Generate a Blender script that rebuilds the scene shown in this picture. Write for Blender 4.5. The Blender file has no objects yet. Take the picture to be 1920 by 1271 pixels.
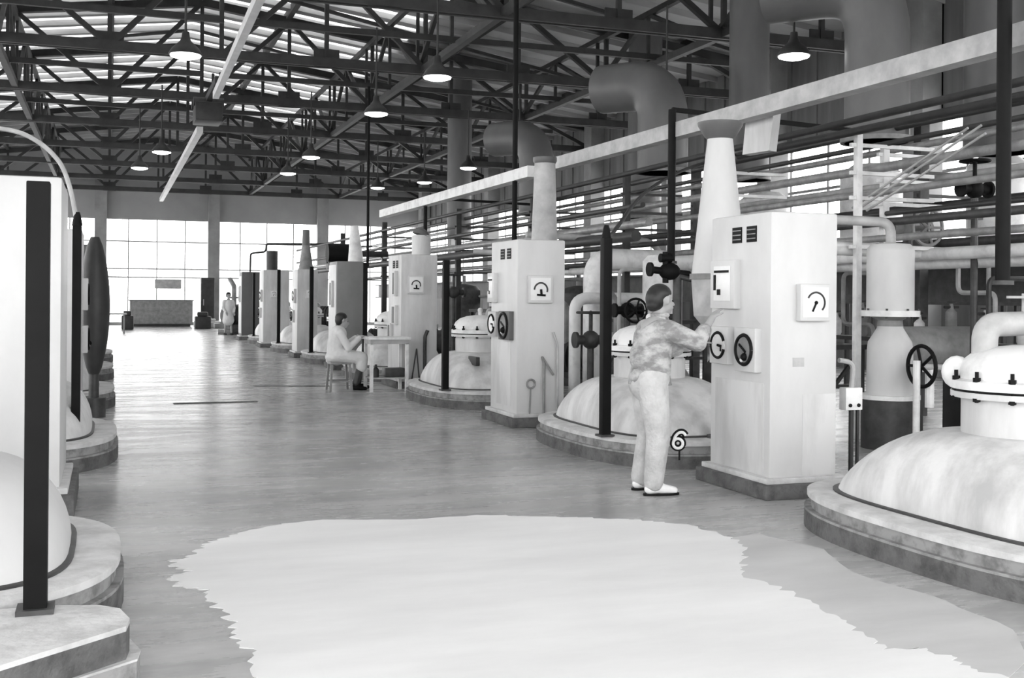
import bpy, bmesh, math, random
from mathutils import Vector, Matrix
random.seed(7)
PI = math.pi
scene = bpy.context.scene
COL = scene.collection
F_PX, CX, CY, ROLL, EYE = 2100.0, 960.0, 558.0, 0.008, 1.5
YAW = math.atan(755 / F_PX)

# ------------------------------------------------------------------ materials
MATS = {}
def nd(nt, typ, **kw):
    n = nt.nodes.new(typ)
    for k, v in kw.items():
        if hasattr(n, k): setattr(n, k, v)
    return n
def paint(name, base, rough=.5, dark=.6, scale=3.0, stretch=(1, 1, 1), metallic=0, lo=.35, hi=.7, bump=0.0, spec=.5):
    """grey paint with worn / stained patches of its own shape"""
    if name in MATS: return MATS[name]
    m = bpy.data.materials.new(name); m.use_nodes = True
    nt = m.node_tree; b = nt.nodes['Principled BSDF']
    tc = nd(nt, 'ShaderNodeTexCoord'); mp = nd(nt, 'ShaderNodeMapping'); mp.inputs['Scale'].default_value = stretch
    nz = nd(nt, 'ShaderNodeTexNoise'); nz.inputs['Scale'].default_value = scale; nz.inputs['Detail'].default_value = 6; nz.inputs['Roughness'].default_value = .6
    cr = nd(nt, 'ShaderNodeValToRGB')
    d = base * dark
    cr.color_ramp.elements[0].position = lo; cr.color_ramp.elements[0].color = (d, d, d, 1)
    cr.color_ramp.elements[1].position = hi; cr.color_ramp.elements[1].color = (base, base, base, 1)
    L = nt.links.new
    L(tc.outputs['Object'], mp.inputs[0]); L(mp.outputs[0], nz.inputs[0]); L(nz.outputs[0], cr.inputs[0]); L(cr.outputs[0], b.inputs['Base Color'])
    b.inputs['Roughness'].default_value = rough; b.inputs['Metallic'].default_value = metallic
    b.inputs['Specular IOR Level'].default_value = spec
    if bump:
        bp = nd(nt, 'ShaderNodeBump'); bp.inputs['Strength'].default_value = bump; bp.inputs['Distance'].default_value = .02
        n2 = nd(nt, 'ShaderNodeTexNoise'); n2.inputs['Scale'].default_value = scale * 6
        L(tc.outputs['Object'], n2.inputs[0]); L(n2.outputs[0], bp.inputs['Height']); L(bp.outputs[0], b.inputs['Normal'])
    MATS[name] = m; return m
def emis(name, v, strength):
    m = bpy.data.materials.new(name); m.use_nodes = True; nt = m.node_tree
    b = nt.nodes['Principled BSDF']; b.inputs['Base Color'].default_value = (v, v, v, 1)
    b.inputs['Emission Color'].default_value = (1, 1, 1, 1); b.inputs['Emission Strength'].default_value = strength
    nz = nd(nt, 'ShaderNodeTexNoise'); nz.inputs['Scale'].default_value = 4
    mr = nd(nt, 'ShaderNodeMapRange'); mr.inputs['To Min'].default_value = strength * .9; mr.inputs['To Max'].default_value = strength * 1.1
    nt.links.new(nz.outputs[0], mr.inputs[0]); nt.links.new(mr.outputs[0], b.inputs['Emission Strength'])
    return m
def glass(name, tint, milky):
    m = bpy.data.materials.new(name); m.use_nodes = True; nt = m.node_tree; nt.nodes.clear()
    o = nd(nt, 'ShaderNodeOutputMaterial'); tr = nd(nt, 'ShaderNodeBsdfTransparent'); tr.inputs[0].default_value = (tint, tint, tint, 1)
    gl = nd(nt, 'ShaderNodeBsdfGlossy'); gl.inputs['Roughness'].default_value = .1
    tl = nd(nt, 'ShaderNodeBsdfTranslucent'); tl.inputs[0].default_value = (.85, .85, .85, 1)
    a = nd(nt, 'ShaderNodeMixShader'); c = nd(nt, 'ShaderNodeMixShader')
    nz = nd(nt, 'ShaderNodeTexNoise'); nz.inputs['Scale'].default_value = .8
    tc = nd(nt, 'ShaderNodeTexCoord'); mr = nd(nt, 'ShaderNodeMapRange')
    mr.inputs['To Min'].default_value = milky * .6; mr.inputs['To Max'].default_value = milky * 1.4
    L = nt.links.new
    L(tc.outputs['Object'], nz.inputs[0]); L(nz.outputs[0], mr.inputs[0]); L(mr.outputs[0], a.inputs[0])
    L(tr.outputs[0], a.inputs[1]); L(tl.outputs[0], a.inputs[2]); c.inputs[0].default_value = .05
    L(a.outputs[0], c.inputs[1]); L(gl.outputs[0], c.inputs[2]); L(c.outputs[0], o.inputs[0])
    return m
white = paint('cabinet_paint', .6, .45, .88, 2.2, (1, 1, .5), lo=.3, hi=.6)
white2 = paint('white_pipe_paint', .78, .4, .7, 5, lo=.3, hi=.55)
white3 = paint('streaked_dome_paint', .68, .5, .6, 2.6, (1.6, 1.6, .45), lo=.3, hi=.62, bump=.15)
wlow = paint('stained_cabinet_paint', .62, .5, .7, 2.2, (1.5, 1.5, .4), lo=.3, hi=.6)
greycab = paint('grey_cabinet_paint', .24, .5, .8, 2)
dgreycab = paint('dark_cabinet_paint', .12, .5, .75, 2)
conc = paint('pale_concrete', .62, .7, .65, 5, bump=.3, lo=.3, hi=.6)
curb = paint('dark_curb', .13, .8, .5, 9, bump=.4, lo=.35, hi=.6)
black = paint('black_paint', .008, .6, .6, 6, spec=.15)
dark = paint('dark_steel', .035, .5, .5, 5)
dark2 = paint('grimy_machine_steel', .06, .5, .4, 8)
steel = paint('truss_steel', .045, .6, .5, 3)
mid = paint('mid_grey_paint', .28, .5, .6, 6)
pale = paint('pale_grey_paint', .5, .45, .65, 5)
pipeg = paint('grey_pipe_paint', .33, .35, .55, 7)
wallp = paint('far_wall_plaster', .36, .8, .85, .8)
wallr = paint('side_wall_panel', .2, .8, .6, .9, (1, 2.5, .4), lo=.3, hi=.65)
colm = paint('column_concrete', .33, .8, .7, 1.4)
roofm = paint('roof_slab', .42, .8, .7, .6, (1, 1, 1), lo=.3, hi=.65)
frame = paint('window_frame_paint', .3, .6, .8, 4)
duct = paint('galvanised_duct', .13, .45, .75, 2.0, (1, 1, .5))
railm = paint('white_rail_paint', .85, .5, .8, 2)
skin_m = paint('skin', .38, .6, .85, 9)
hair_m = paint('black_hair', .012, .5, .5, 40)
shirt_m = paint('mottled_shirt_cloth', .5, .9, .45, 7, (1, 1, 1.8), lo=.4, hi=.6, bump=.6)
trou_m = paint('pale_trouser_cloth', .56, .9, .7, 5, lo=.35, hi=.6, bump=.6)
coat_m = paint('white_coat_cloth', .72, .9, .85, 5, bump=.3)
shoe_m = paint('white_shoe_canvas', .85, .7, .85, 9)
dial_m = paint('dial_face', .8, .35, .9, 8)
win_glass = glass('window_glass', .95, .25)
roof_glass = glass('rooflight_glass', .85, .5)
lampglow = emis('lamp_diffuser', .9, 6)

# ------------------------------------------------------------------ mesh builder
class MB:
    def __init__(s, M=None):
        s.bm = bmesh.new(); s.M = M or Matrix.Identity(4)
    def _v(s, p): return s.bm.verts.new(s.M @ Vector(p))
    def _f(s, vs):
        try: return s.bm.faces.new(vs)
        except ValueError: return None
    def box(s, a, b, bev=0.0):
        x0, y0, z0 = a; x1, y1, z1 = b
        vs = [s._v(p) for p in ((x0,y0,z0),(x1,y0,z0),(x1,y1,z0),(x0,y1,z0),(x0,y0,z1),(x1,y0,z1),(x1,y1,z1),(x0,y1,z1))]
        fs = [s._f([vs[i] for i in q]) for q in ((0,3,2,1),(4,5,6,7),(0,1,5,4),(1,2,6,5),(2,3,7,6),(3,0,4,7))]
        if bev:
            es = {e for f in fs for e in f.edges}
            bmesh.ops.bevel(s.bm, geom=list(es), offset=bev, segments=2, affect='EDGES', profile=.6)
        return s
    def bar(s, p0, p1, w, h=None):
        """rectangular bar from p0 to p1, width w, height h"""
        h = h or w; p0 = Vector(p0); p1 = Vector(p1); d = (p1 - p0).normalized()
        up = Vector((0, 0, 1)) if abs(d.z) < .9 else Vector((0, 1, 0))
        a = d.cross(up).normalized(); b = a.cross(d).normalized()
        vs = []
        for p in (p0, p1):
            for i, j in ((-1,-1),(1,-1),(1,1),(-1,1)): vs.append(s._v(p + a * i * w / 2 + b * j * h / 2))
        for q in ((3,2,1,0),(4,5,6,7),(0,1,5,4),(1,2,6,5),(2,3,7,6),(3,0,4,7)): s._f([vs[i] for i in q])
        return s
    def tube(s, pts, r, n=12, caps=True):
        pts = [Vector(p) for p in pts]
        rs = r if isinstance(r, (list, tuple)) else [r] * len(pts)
        rings = []; prev = None
        for i, p in enumerate(pts):
            if i == 0: d = pts[1] - p
            elif i == len(pts) - 1: d = p - pts[i-1]
            else: d = (pts[i+1] - p).normalized() + (p - pts[i-1]).normalized()
            if d.length < 1e-9: d = Vector((0, 0, 1))
            d.normalize()
            if prev is None:
                up = Vector((0, 0, 1)) if abs(d.z) < .9 else Vector((1, 0, 0))
                a = d.cross(up).normalized()
            else:
                a = (prev - d * prev.dot(d)); a = a.normalized()
            prev = a; b = d.cross(a).normalized()
            rings.append([s._v(p + (a * math.cos(2*PI*k/n) + b * math.sin(2*PI*k/n)) * rs[i]) for k in range(n)])
        for i in range(len(rings) - 1):
            for k in range(n): s._f([rings[i][k], rings[i][(k+1) % n], rings[i+1][(k+1) % n], rings[i+1][k]])
        if caps: s._f(rings[0][::-1]); s._f(rings[-1])
        return s
    def lathe(s, prof, c=(0, 0, 0), n=32, sx=1, sy=1, ex=2.0, ex1=None):
        """profile [(r, z)]; superellipse footprint blends from exponent ex (bottom) to ex1 (top)"""
        rings = []; L = len(prof)
        for i, (r, z) in enumerate(prof):
            e = ex if ex1 is None else ex + (ex1 - ex) * i / (L - 1)
            kx = sx if ex1 is None else sx + (1 - sx) * (i / (L - 1)) ** 1.0
            ky = sy if ex1 is None else sy + (1 - sy) * (i / (L - 1)) ** 1.0
            ring = []
            for k in range(n):
                t = 2 * PI * k / n; ct, st = math.cos(t), math.sin(t)
                x = math.copysign(abs(ct) ** (2 / e), ct) * r * kx; y = math.copysign(abs(st) ** (2 / e), st) * r * ky
                ring.append(s._v((c[0] + x, c[1] + y, c[2] + z)))
            rings.append(ring)
        for i in range(L - 1):
            for k in range(n): s._f([rings[i][k], rings[i][(k+1) % n], rings[i+1][(k+1) % n], rings[i+1][k]])
        s._f(rings[0][::-1]); s._f(rings[-1])
        return s
    def cyl(s, p0, p1, r0, r1=None, n=20): return s.tube([p0, p1], [r0, r0 if r1 is None else r1], n)
    def ball(s, c, r, seg=12, R=None):
        r = r if isinstance(r, (list, tuple)) else (r, r, r)
        M = s.M @ Matrix.Translation(Vector(c)) @ (R or Matrix.Identity(4)) @ Matrix.Diagonal((r[0], r[1], r[2], 1))
        bmesh.ops.create_uvsphere(s.bm, u_segments=seg, v_segments=max(6, seg * 2 // 3), radius=1, matrix=M); return s
    def torus(s, c, R, r, axis='z', n=24, m=8, a0=0, a1=2*PI, arms=0):
        def pt(t):
            a, b = math.cos(t) * R, math.sin(t) * R
            return Vector(c) + Vector({'z': (a, b, 0), 'x': (0, a, b), 'y': (a, 0, b)}[axis])
        full = abs(a1 - a0 - 2*PI) < 1e-6
        pts = [pt(a0 + (a1 - a0) * k / n) for k in range(n + 1)]
        s.tube(pts, r, m, caps=not full)
        for k in range(arms):
            s.tube([c, pt(2*PI*k/arms)], r * .8, 6)
        return s
    def prism(s, poly, z0, z1):
        a = [s._v((x, y, z0)) for x, y in poly]; b = [s._v((x, y, z1)) for x, y in poly]; n = len(poly)
        s._f(a[::-1]); s._f(b)
        for i in range(n): s._f([a[i], a[(i+1) % n], b[(i+1) % n], b[i]])
        return s
    def build(s, name, mat, parent=None, sharp=35, smooth=True):
        me = bpy.data.meshes.new(name)
        bmesh.ops.recalc_face_normals(s.bm, faces=s.bm.faces)
        if smooth:
            lim = math.radians(sharp)
            for f in s.bm.faces: f.smooth = True
            for e in s.bm.edges:
                if len(e.link_faces) == 2:
                    e.smooth = e.calc_face_angle(0) < lim
                else: e.smooth = False
        s.bm.to_mesh(me); s.bm.free(); me.materials.append(mat)
        o = bpy.data.objects.new(name, me); COL.objects.link(o)
        if parent: o.parent = parent
        return o
def curve_pts(ctrl, steps=8):
    """Catmull-Rom through the control points"""
    P = [Vector(p) for p in ctrl]; P = [P[0] * 2 - P[1]] + P + [P[-1] * 2 - P[-2]]; out = []
    for i in range(1, len(P) - 2):
        for k in range(steps):
            t = k / steps; a, b, c, d = P[i-1], P[i], P[i+1], P[i+2]
            out.append(.5 * ((2*b) + (c-a)*t + (2*a-5*b+4*c-d)*t*t + (3*b-a-3*c+d)*t**3))
    out.append(P[-2]); return out
def bend(pts, rad=.15, steps=6):
    """polyline with rounded corners"""
    P = [Vector(p) for p in pts]; out = [P[0]]
    for i in range(1, len(P) - 1):
        a = (P[i-1] - P[i]); b = (P[i+1] - P[i]); r = min(rad, a.length * .49, b.length * .49)
        p0 = P[i] + a.normalized() * r; p2 = P[i] + b.normalized() * r
        for k in range(steps + 1):
            t = k / steps; out.append(p0 * (1-t)**2 + P[i] * 2*t*(1-t) + p2 * t*t)
    out.append(P[-1]); return out

def tag(o, label, cat, group=None, kind=None):
    o['label'] = label; o['category'] = cat
    if group: o['group'] = group
    if kind: o['kind'] = kind
    return o
def thing(name, label, cat, loc=(0, 0, 0), rz=0, group=None):
    o = bpy.data.objects.new(name, None); COL.objects.link(o); o.empty_display_size = .2
    o.location = loc; o.rotation_euler = (0, 0, rz); return tag(o, label, cat, group)
def struct(o, label=None):
    o['kind'] = 'structure'
    if label: o['label'] = label
    return o
def dup(o, loc=None, rz=None, label=None, parent=None, group=None):
    c = o.copy(); COL.objects.link(c)
    if parent: c.parent = parent
    if loc is not None: c.location = loc
    if rz is not None: c.rotation_euler = (0, 0, rz)
    if label: c['label'] = label
    if group: c['group'] = group
    for ch in list(o.children): dup(ch, parent=c)
    return c

# ------------------------------------------------------------------ camera
cam = bpy.data.cameras.new('camera'); co = bpy.data.objects.new('camera', cam); COL.objects.link(co)
cam.sensor_fit = 'HORIZONTAL'; cam.sensor_width = 36; cam.lens = F_PX / 1920 * 36
cam.shift_y = -(635.5 - CY) / 1920; cam.clip_end = 300; cam.clip_start = .05
co.location = (0, 0, EYE)
co.matrix_world = Matrix.Translation((0, 0, EYE)) @ Matrix.Rotation(-YAW, 4, 'Z') @ Matrix.Rotation(PI/2, 4, 'X') @ Matrix.Rotation(ROLL, 4, 'Z')
scene.camera = co
def ray(px, py):
    u, v = px - CX, py - CY; c, s = math.cos(ROLL), math.sin(ROLL)
    a = u*c + v*s; b = -u*s + v*c; fx, fy = math.sin(YAW), math.cos(YAW)
    return Vector((fx*F_PX + fy*a, fy*F_PX - fx*a, -b))
E0 = Vector((0, 0, EYE))
def onz(px, py, z=0): d = ray(px, py); return E0 + d * ((z - EYE) / d.z)
def onx(px, py, x): d = ray(px, py); return E0 + d * (x / d.x)
def ony(px, py, y): d = ray(px, py); return E0 + d * (y / d.y)

# ------------------------------------------------------------------ setting
XL, XR, YF, YB, XC = -11.2, 15.6, 58.0, -5.0, 2.2
RIDGE, SLOPE = 9.3, .13
def roof_z(x): return RIDGE - SLOPE * abs(x - XC)

def floor_mat():
    m = bpy.data.materials.new('worn_floor'); m.use_nodes = True; nt = m.node_tree; L = nt.links.new
    b = nt.nodes['Principled BSDF']; tc = nd(nt, 'ShaderNodeTexCoord')
    def noise(scale, st, det=5, rough=.6):
        mp = nd(nt, 'ShaderNodeMapping'); mp.inputs['Scale'].default_value = st
        n = nd(nt, 'ShaderNodeTexNoise'); n.inputs['Scale'].default_value = scale; n.inputs['Detail'].default_value = det; n.inputs['Roughness'].default_value = rough
        L(tc.outputs['Object'], mp.inputs[0]); L(mp.outputs[0], n.inputs[0]); return n
    a = noise(.5, (.6, 1.3, 1)); c = noise(2.2, (.35, 1.6, 1), 7, .65); d = noise(14, (.5, 1, 1), 4)
    def ramp(n, e):
        r = nd(nt, 'ShaderNodeValToRGB')
        while len(r.color_ramp.elements) < len(e): r.color_ramp.elements.new(.5)
        for el, (p, v) in zip(r.color_ramp.elements, e): el.position = p; el.color = (v, v, v, 1)
        L(n.outputs[0], r.inputs[0]); return r
    ra = ramp(a, [(.35, .3), (.62, .5)]); rc = ramp(c, [(.3, .78), (.7, 1.1)]); rd = ramp(d, [(.3, .9), (.7, 1.05)])
    m1 = nd(nt, 'ShaderNodeMixRGB', blend_type='MULTIPLY'); m1.inputs[0].default_value = 1
    m2 = nd(nt, 'ShaderNodeMixRGB', blend_type='MULTIPLY'); m2.inputs[0].default_value = 1
    L(ra.outputs[0], m1.inputs[1]); L(rc.outputs[0], m1.inputs[2]); L(m1.outputs[0], m2.inputs[1]); L(rd.outputs[0], m2.inputs[2])
    L(m2.outputs[0], b.inputs['Base Color'])
    rr = ramp(c, [(.3, .2), (.7, .34)]); L(rr.outputs[0], b.inputs['Roughness'])
    return m
fl = MB(); fl.box((XL - .3, YB - .3, -.2), (XR + .3, YF + .3, 0)); struct(fl.build('floor', floor_mat()), 'worn smooth grey hall floor')

# pale coat on the near floor, ragged edge
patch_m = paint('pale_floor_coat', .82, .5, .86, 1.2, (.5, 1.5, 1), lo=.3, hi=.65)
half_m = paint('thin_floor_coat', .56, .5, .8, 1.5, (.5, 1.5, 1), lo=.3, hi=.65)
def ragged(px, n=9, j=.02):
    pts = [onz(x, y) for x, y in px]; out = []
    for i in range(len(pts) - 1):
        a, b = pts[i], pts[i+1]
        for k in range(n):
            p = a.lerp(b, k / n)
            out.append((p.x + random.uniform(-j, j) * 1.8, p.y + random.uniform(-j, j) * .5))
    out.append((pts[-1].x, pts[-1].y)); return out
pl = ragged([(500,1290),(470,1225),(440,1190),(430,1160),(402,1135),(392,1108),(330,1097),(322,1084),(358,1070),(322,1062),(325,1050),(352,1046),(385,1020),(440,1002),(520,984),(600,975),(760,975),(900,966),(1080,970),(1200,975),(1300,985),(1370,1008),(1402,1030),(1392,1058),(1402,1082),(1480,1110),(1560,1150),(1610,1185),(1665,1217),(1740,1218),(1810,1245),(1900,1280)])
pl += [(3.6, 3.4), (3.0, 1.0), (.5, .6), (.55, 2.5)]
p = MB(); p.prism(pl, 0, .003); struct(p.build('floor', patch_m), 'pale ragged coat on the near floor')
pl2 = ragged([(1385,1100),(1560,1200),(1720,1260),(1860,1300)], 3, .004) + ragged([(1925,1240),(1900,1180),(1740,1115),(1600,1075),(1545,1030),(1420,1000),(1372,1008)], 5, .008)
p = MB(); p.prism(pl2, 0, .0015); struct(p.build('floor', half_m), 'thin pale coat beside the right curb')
p = MB(); a, b = onz(325, 757), onz(482, 753); p.bar((a.x, a.y, .004), (b.x, b.y, .004), .12, .008)
struct(p.build('trim_1', curb), 'dark strip let into the floor')
p = MB(); a, b = onz(475, 724), onz(620, 724); p.bar((a.x, a.y, .003), (b.x, b.y, .003), .06, .006)
struct(p.build('trim_2', curb), 'thin dark joint in the floor')

# roof: slabs across the hall with glazed slots between them
rf = MB(); gl = MB()
ys = YB
while ys < YF + .2:
    for sgn in (-1, 1):
        xe = XL - .3 if sgn < 0 else XR + .3
        segs = [(XC, xe, sgn > 0)]
        open_to = XC + sgn * (9.5 if sgn < 0 else 5.5); cut = .82 if ys > 17 else .88  # slots nearest the camera are out of view, opened to light the near floor
        def slab(mb, x0, x1, y0, y1, t=.12):
            z0, z1 = roof_z(x0), roof_z(x1)
            vs = [mb._v(p) for p in ((x0,y0,z0),(x1,y0,z1),(x1,y1,z1),(x0,y1,z0),(x0,y0,z0+t),(x1,y0,z1+t),(x1,y1,z1+t),(x0,y1,z0+t))]
            for q in ((0,3,2,1),(4,5,6,7),(0,1,5,4),(1,2,6,5),(2,3,7,6),(3,0,4,7)): mb._f([vs[i] for i in q])
        slab(rf, XC, xe, ys, ys + cut)
        if abs(open_to - XC) > .1 and ys < 47:
            slab(gl, XC, open_to, ys + cut, ys + 1.1, .02); slab(rf, open_to, xe, ys + cut, ys + 1.1)
        else: slab(rf, XC, xe, ys + cut, ys + 1.1)
        slab(rf, XC, xe, ys - .04, ys + .04, -.14)
    ys += 1.1
struct(rf.build('ceiling', roofm, smooth=False), 'ribbed roof slabs with glazed slots')
struct(gl.build('window_5', roof_glass, smooth=False), 'narrow rooflights across the roof, unseen near ones added for light')

def window_wall(name_i, axis, pos, u0, u1, z0, z1, nu, zs, label, fm=frame, th=.06):
    """framed glazing; axis 'y': plane y=pos spanning x; axis 'x': plane x=pos spanning y"""
    fr = MB(); g = MB()
    P = (lambda u, z, d=0: (u, pos + d, z)) if axis == 'y' else (lambda u, z, d=0: (pos + d, u, z))
    for k in range(nu + 1):
        u = u0 + (u1 - u0) * k / nu; fr.bar(P(u, z0), P(u, z1), .05)
    for z in [z0, z1] + list(zs): fr.bar(P(u0, z), P(u1, z), th)
    root = fr.build('window_%d' % name_i, fm, smooth=False); struct(root, label)
    a = [g._v(P(u, z, .0)) for u, z in ((u0, z0), (u1, z0), (u1, z1), (u0, z1))]; g._f(a)
    g.build('pane', win_glass, root, smooth=False)
    return root
# far wall
cols_x = (-5.7, -.42, 4.9, 10.35)
w = MB(); w.box((XL, YF, 5.22), (XR, YF + .25, 9.6)); w.box((XL, YF, 0), (XR, YF + .25, .12))
struct(w.build('wall_far', wallp), 'far end wall, plain band above the tall windows')
window_wall(1, 'y', YF + .1, XL, XR, .12, 5.22, 20, (4.12, 2.78, 2.36), 'tall multi-pane window across the far end')
for x in cols_x:
    c = MB(); c.box((x - .28, YF - .35, 0), (x + .28, YF + .02, 7.3)); struct(c.build('wall_far', colm), 'column of the far end wall')
# right wall : panels with glazing behind the pipe rack
w = MB(); w.box((XR, YB, 0), (XR + .25, YF, 1.75)); w.box((XR, YB, 5.2), (XR + .25, YF, 8.2))
for k in range(60):
    y = YB + 1.05 * k; w.box((XR - .04, y, 5.2), (XR, y + .5, 8))
struct(w.build('wall_right', wallr, smooth=False), 'panelled right wall')
window_wall(2, 'x', XR + .1, YB, YF, 1.75, 5.2, 42, (2.9, 4.1), 'long window band of the right wall')
for k in range(12):
    c = MB(); y = 2.2 + 5.4 * k; c.box((XR - .5, y - .3, 0), (XR, y + .3, 7.6)); struct(c.build('wall_right', colm), 'column of the right wall')
# left wall and rear wall (daylight sides)
w = MB(); w.box((XL - .25, YB, 0), (XL, YF, .9)); w.box((XL - .25, YB, 6.2), (XL, YF, 8.2)); struct(w.build('wall_left', wallp), 'left wall')
window_wall(3, 'x', XL - .1, YB, YF, .9, 6.2, 40, (2.6, 4.4), 'tall window band of the left wall')
w = MB(); w.box((XL, YB - .25, 7.2), (XR, YB, 9.6)); w.box((XL, YB - .25, 0), (XR, YB, .3)); struct(w.build('wall_rear', wallp), 'rear wall')
window_wall(4, 'y', YB - .1, XL, XR, .3, 7.2, 18, (2.4, 4.6), 'window wall behind the camera')

# ------------------------------------------------------------------ roof trusses
CH = 6.6
def truss(loc_y, label):
    t = thing('roof_truss', label, 'roof truss', (0, loc_y, 0), group='roof trusses')
    b = MB(); b.bar((XL, -.09, CH), (XR, -.09, CH), .07, .2); b.bar((XL, .09, CH), (XR, .09, CH), .07, .2); b.build('bottom_chord', steel, t, smooth=False)
    b = MB(); b.bar((XL, 0, roof_z(XL) - .26), (XC, 0, RIDGE - .26), .2, .2); b.bar((XC, 0, RIDGE - .26), (XR, 0, roof_z(XR) - .26), .2, .2); b.build('top_chord', steel, t, smooth=False)
    n = 12; dx = (XR - XL) / n
    for k in range(1, n):
        x = XL + dx * k
        b = MB(); b.bar((x, 0, CH), (x, 0, roof_z(x) - .26), .09, .09); b.build('vertical_member', steel, t, smooth=False)
    for k in range(n):
        x0, x1 = XL + dx * k, XL + dx * (k + 1)
        if (k < n / 2) == (k % 2 == 0): pa, pb = (x0, 0, roof_z(x0) - .26), (x1, 0, CH)
        else: pa, pb = (x0, 0, CH), (x1, 0, roof_z(x1) - .26)
        b = MB(); b.bar(pa, pb, .11, .11); b.build('diagonal_member', steel, t, smooth=False)
    for k in range(1, n, 2):
        x = XL + dx * k
        b = MB(); b.box((x - .28, -.02, CH - .12), (x + .28, .02, CH + .3)); b.build('gusset_plate', steel, t, smooth=False)
    return t
tys = [19.0 + 5.45 * k for k in range(8)]
tl = ['roof truss nearest the camera, crossing the top edge of the view', 'second roof truss, just above the round lamps of the first row', 'third roof truss, its gussets behind the middle lamps', 'fourth roof truss, darkest band across the roof', 'fifth roof truss, behind the darkest band', 'sixth roof truss, low over the far lamps', 'seventh roof truss, last but one before the end wall', 'last roof truss, against the far end wall']
t0 = truss(tys[0], tl[0])
for y, l in zip(tys[1:], tl[1:]): dup(t0, (0, y, 0), label=l)
# longitudinal lattice girders between the trusses
def lattice(x, label, z0=CH, z1=None, nmax=None):
    z1 = z1 or min(roof_z(x) - .4, 8.5)
    t = thing('lattice_girder', label, 'girder', (x, 0, 0), group='long lattice girders under the roof')
    b = MB(); b.bar((0, 14, z0), (0, YF - .4, z0), .14, .14); b.build('bottom_chord', steel, t, smooth=False)
    b = MB(); b.bar((0, 14, z1), (0, YF - .4, z1), .12, .12); b.build('top_chord', steel, t, smooth=False)
    y = 14.0; k = 0
    dm = None
    while y < YF - 3.1:
        b = MB(); pa, pb = ((0, y, z0), (0, y + 2.72, z1)) if k % 2 == 0 else ((0, y, z1), (0, y + 2.72, z0))
        b.bar(pa, pb, .09, .09); b.build('diagonal_member', steel, t, smooth=False)
        b = MB(); b.bar((0, y, z0), (0, y, z1), .07, .07); b.build('vertical_member', steel, t, smooth=False)
        y += 2.72; k += 1
for x, l in ((-6.7, 'leftmost long lattice girder under the roof'), (-2.2, 'long lattice girder over the left machine row'), (6.6, 'long lattice girder over the right machine row'), (11.1, 'long lattice girder over the pipe rack at right')): lattice(x, l)
# purlins running the length of the hall
pn = {(-8.9): 'roof purlin farthest left', (-4.5): 'roof purlin left of the left girder row', (0.0): 'roof purlin just left of the ridge', (4.4): 'roof purlin just right of the ridge', (8.9): 'roof purlin above the right lamps', (13.3): 'roof purlin nearest the right wall'}
for x, l in pn.items():
    b = MB(); b.bar((x, 10, roof_z(x) - .12), (x, YF - .3, roof_z(x) - .12), .14, .22); tag(b.build('roof_purlin', steel, smooth=False), l, 'purlin', 'roof purlins')
# sway rods hanging and crossing in the truss zone
for i, (x0, x1, y) in enumerate(((-9, 2, 21.7), (13, 2.4, 21.7), (-9, 2, 27.2), (13, 2.4, 27.2), (-9, 2, 32.6), (13, 2.4, 32.6))):
    b = MB(); b.bar((x0, y, 7.0), (x1, y, 8.9), .08, .08); b.bar((x0, y - .05, CH + .1), (x1, y + .05, CH + .1), .09, .12)
    tag(b.build('sway_brace', steel, smooth=False), ('sloping brace on the left half of the roof, ' if x0 < 0 else 'sloping brace on the right half of the roof, ') + ('between first and second truss', 'between second and third truss', 'between third and fourth truss')[i // 2], 'brace', 'roof braces')

# white rail along the ridge line, made-up dark fitting filling the dark gap in it
RZ = 6.0
def rail_pt(px, py): return onz(px, py, RZ)
a, b_ = rail_pt(482, -20), rail_pt(378, 208); c_, d_ = rail_pt(345, 262), rail_pt(300, 374)
r = MB(); r.bar((2.06, 14.5, RZ), (2.22, 26.0, RZ), .13, .16)
tag(r.build('hoist_rail', railm, smooth=False), 'near length of white rail hanging under the roof ridge', 'rail', 'white rail under the roof')
r = MB(); r.bar((2.28, 31.5, RZ), (2.28, 55.5, RZ), .17, .16)
tag(r.build('hoist_rail', railm, smooth=False), 'far length of white rail ending before the far windows', 'rail', 'white rail under the roof')
tr = thing('rail_gap_fitting', 'made-up dark fitting between the two lengths of white rail', 'trolley', (2.25, 28.6, RZ))
m = MB(); m.box((-.32, -.5, -.25), (.32, .5, .2), .03); m.build('housing', dark, tr)
for yy in (-.3, .3): m = MB(); m.cyl((-.36, yy, .22), (.36, yy, .22), .11); m.build('wheel', dark2, tr)
m = MB(); m.bar((0, -2.9, .3), (0, 2.9, .3), .14, .16); m.build('track', steel, tr)
m = MB(); m.bar((0, -1.5, .3), (0, -1.5, .7), .06); m.bar((0, 1.5, .3), (0, 1.5, .7), .06); m.build('hanger', steel, tr)

# pale beam over the right row
m = MB(); m.bar((6.25, 4.0, 3.42), (6.02, 15.4, 3.42), .16, .17); o = m.build('overhead_beam', pale, smooth=False)
tag(o, 'near length of pale overhead beam above the right machine row', 'beam', 'pale beams over the right row')
m = MB(); m.bar((6.05, 15.9, 3.42), (5.98, 25.5, 3.42), .2, .17); o = m.build('overhead_beam', white2, smooth=False)
tag(o, 'far length of pale overhead beam above the right machine row', 'beam', 'pale beams over the right row')

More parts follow.
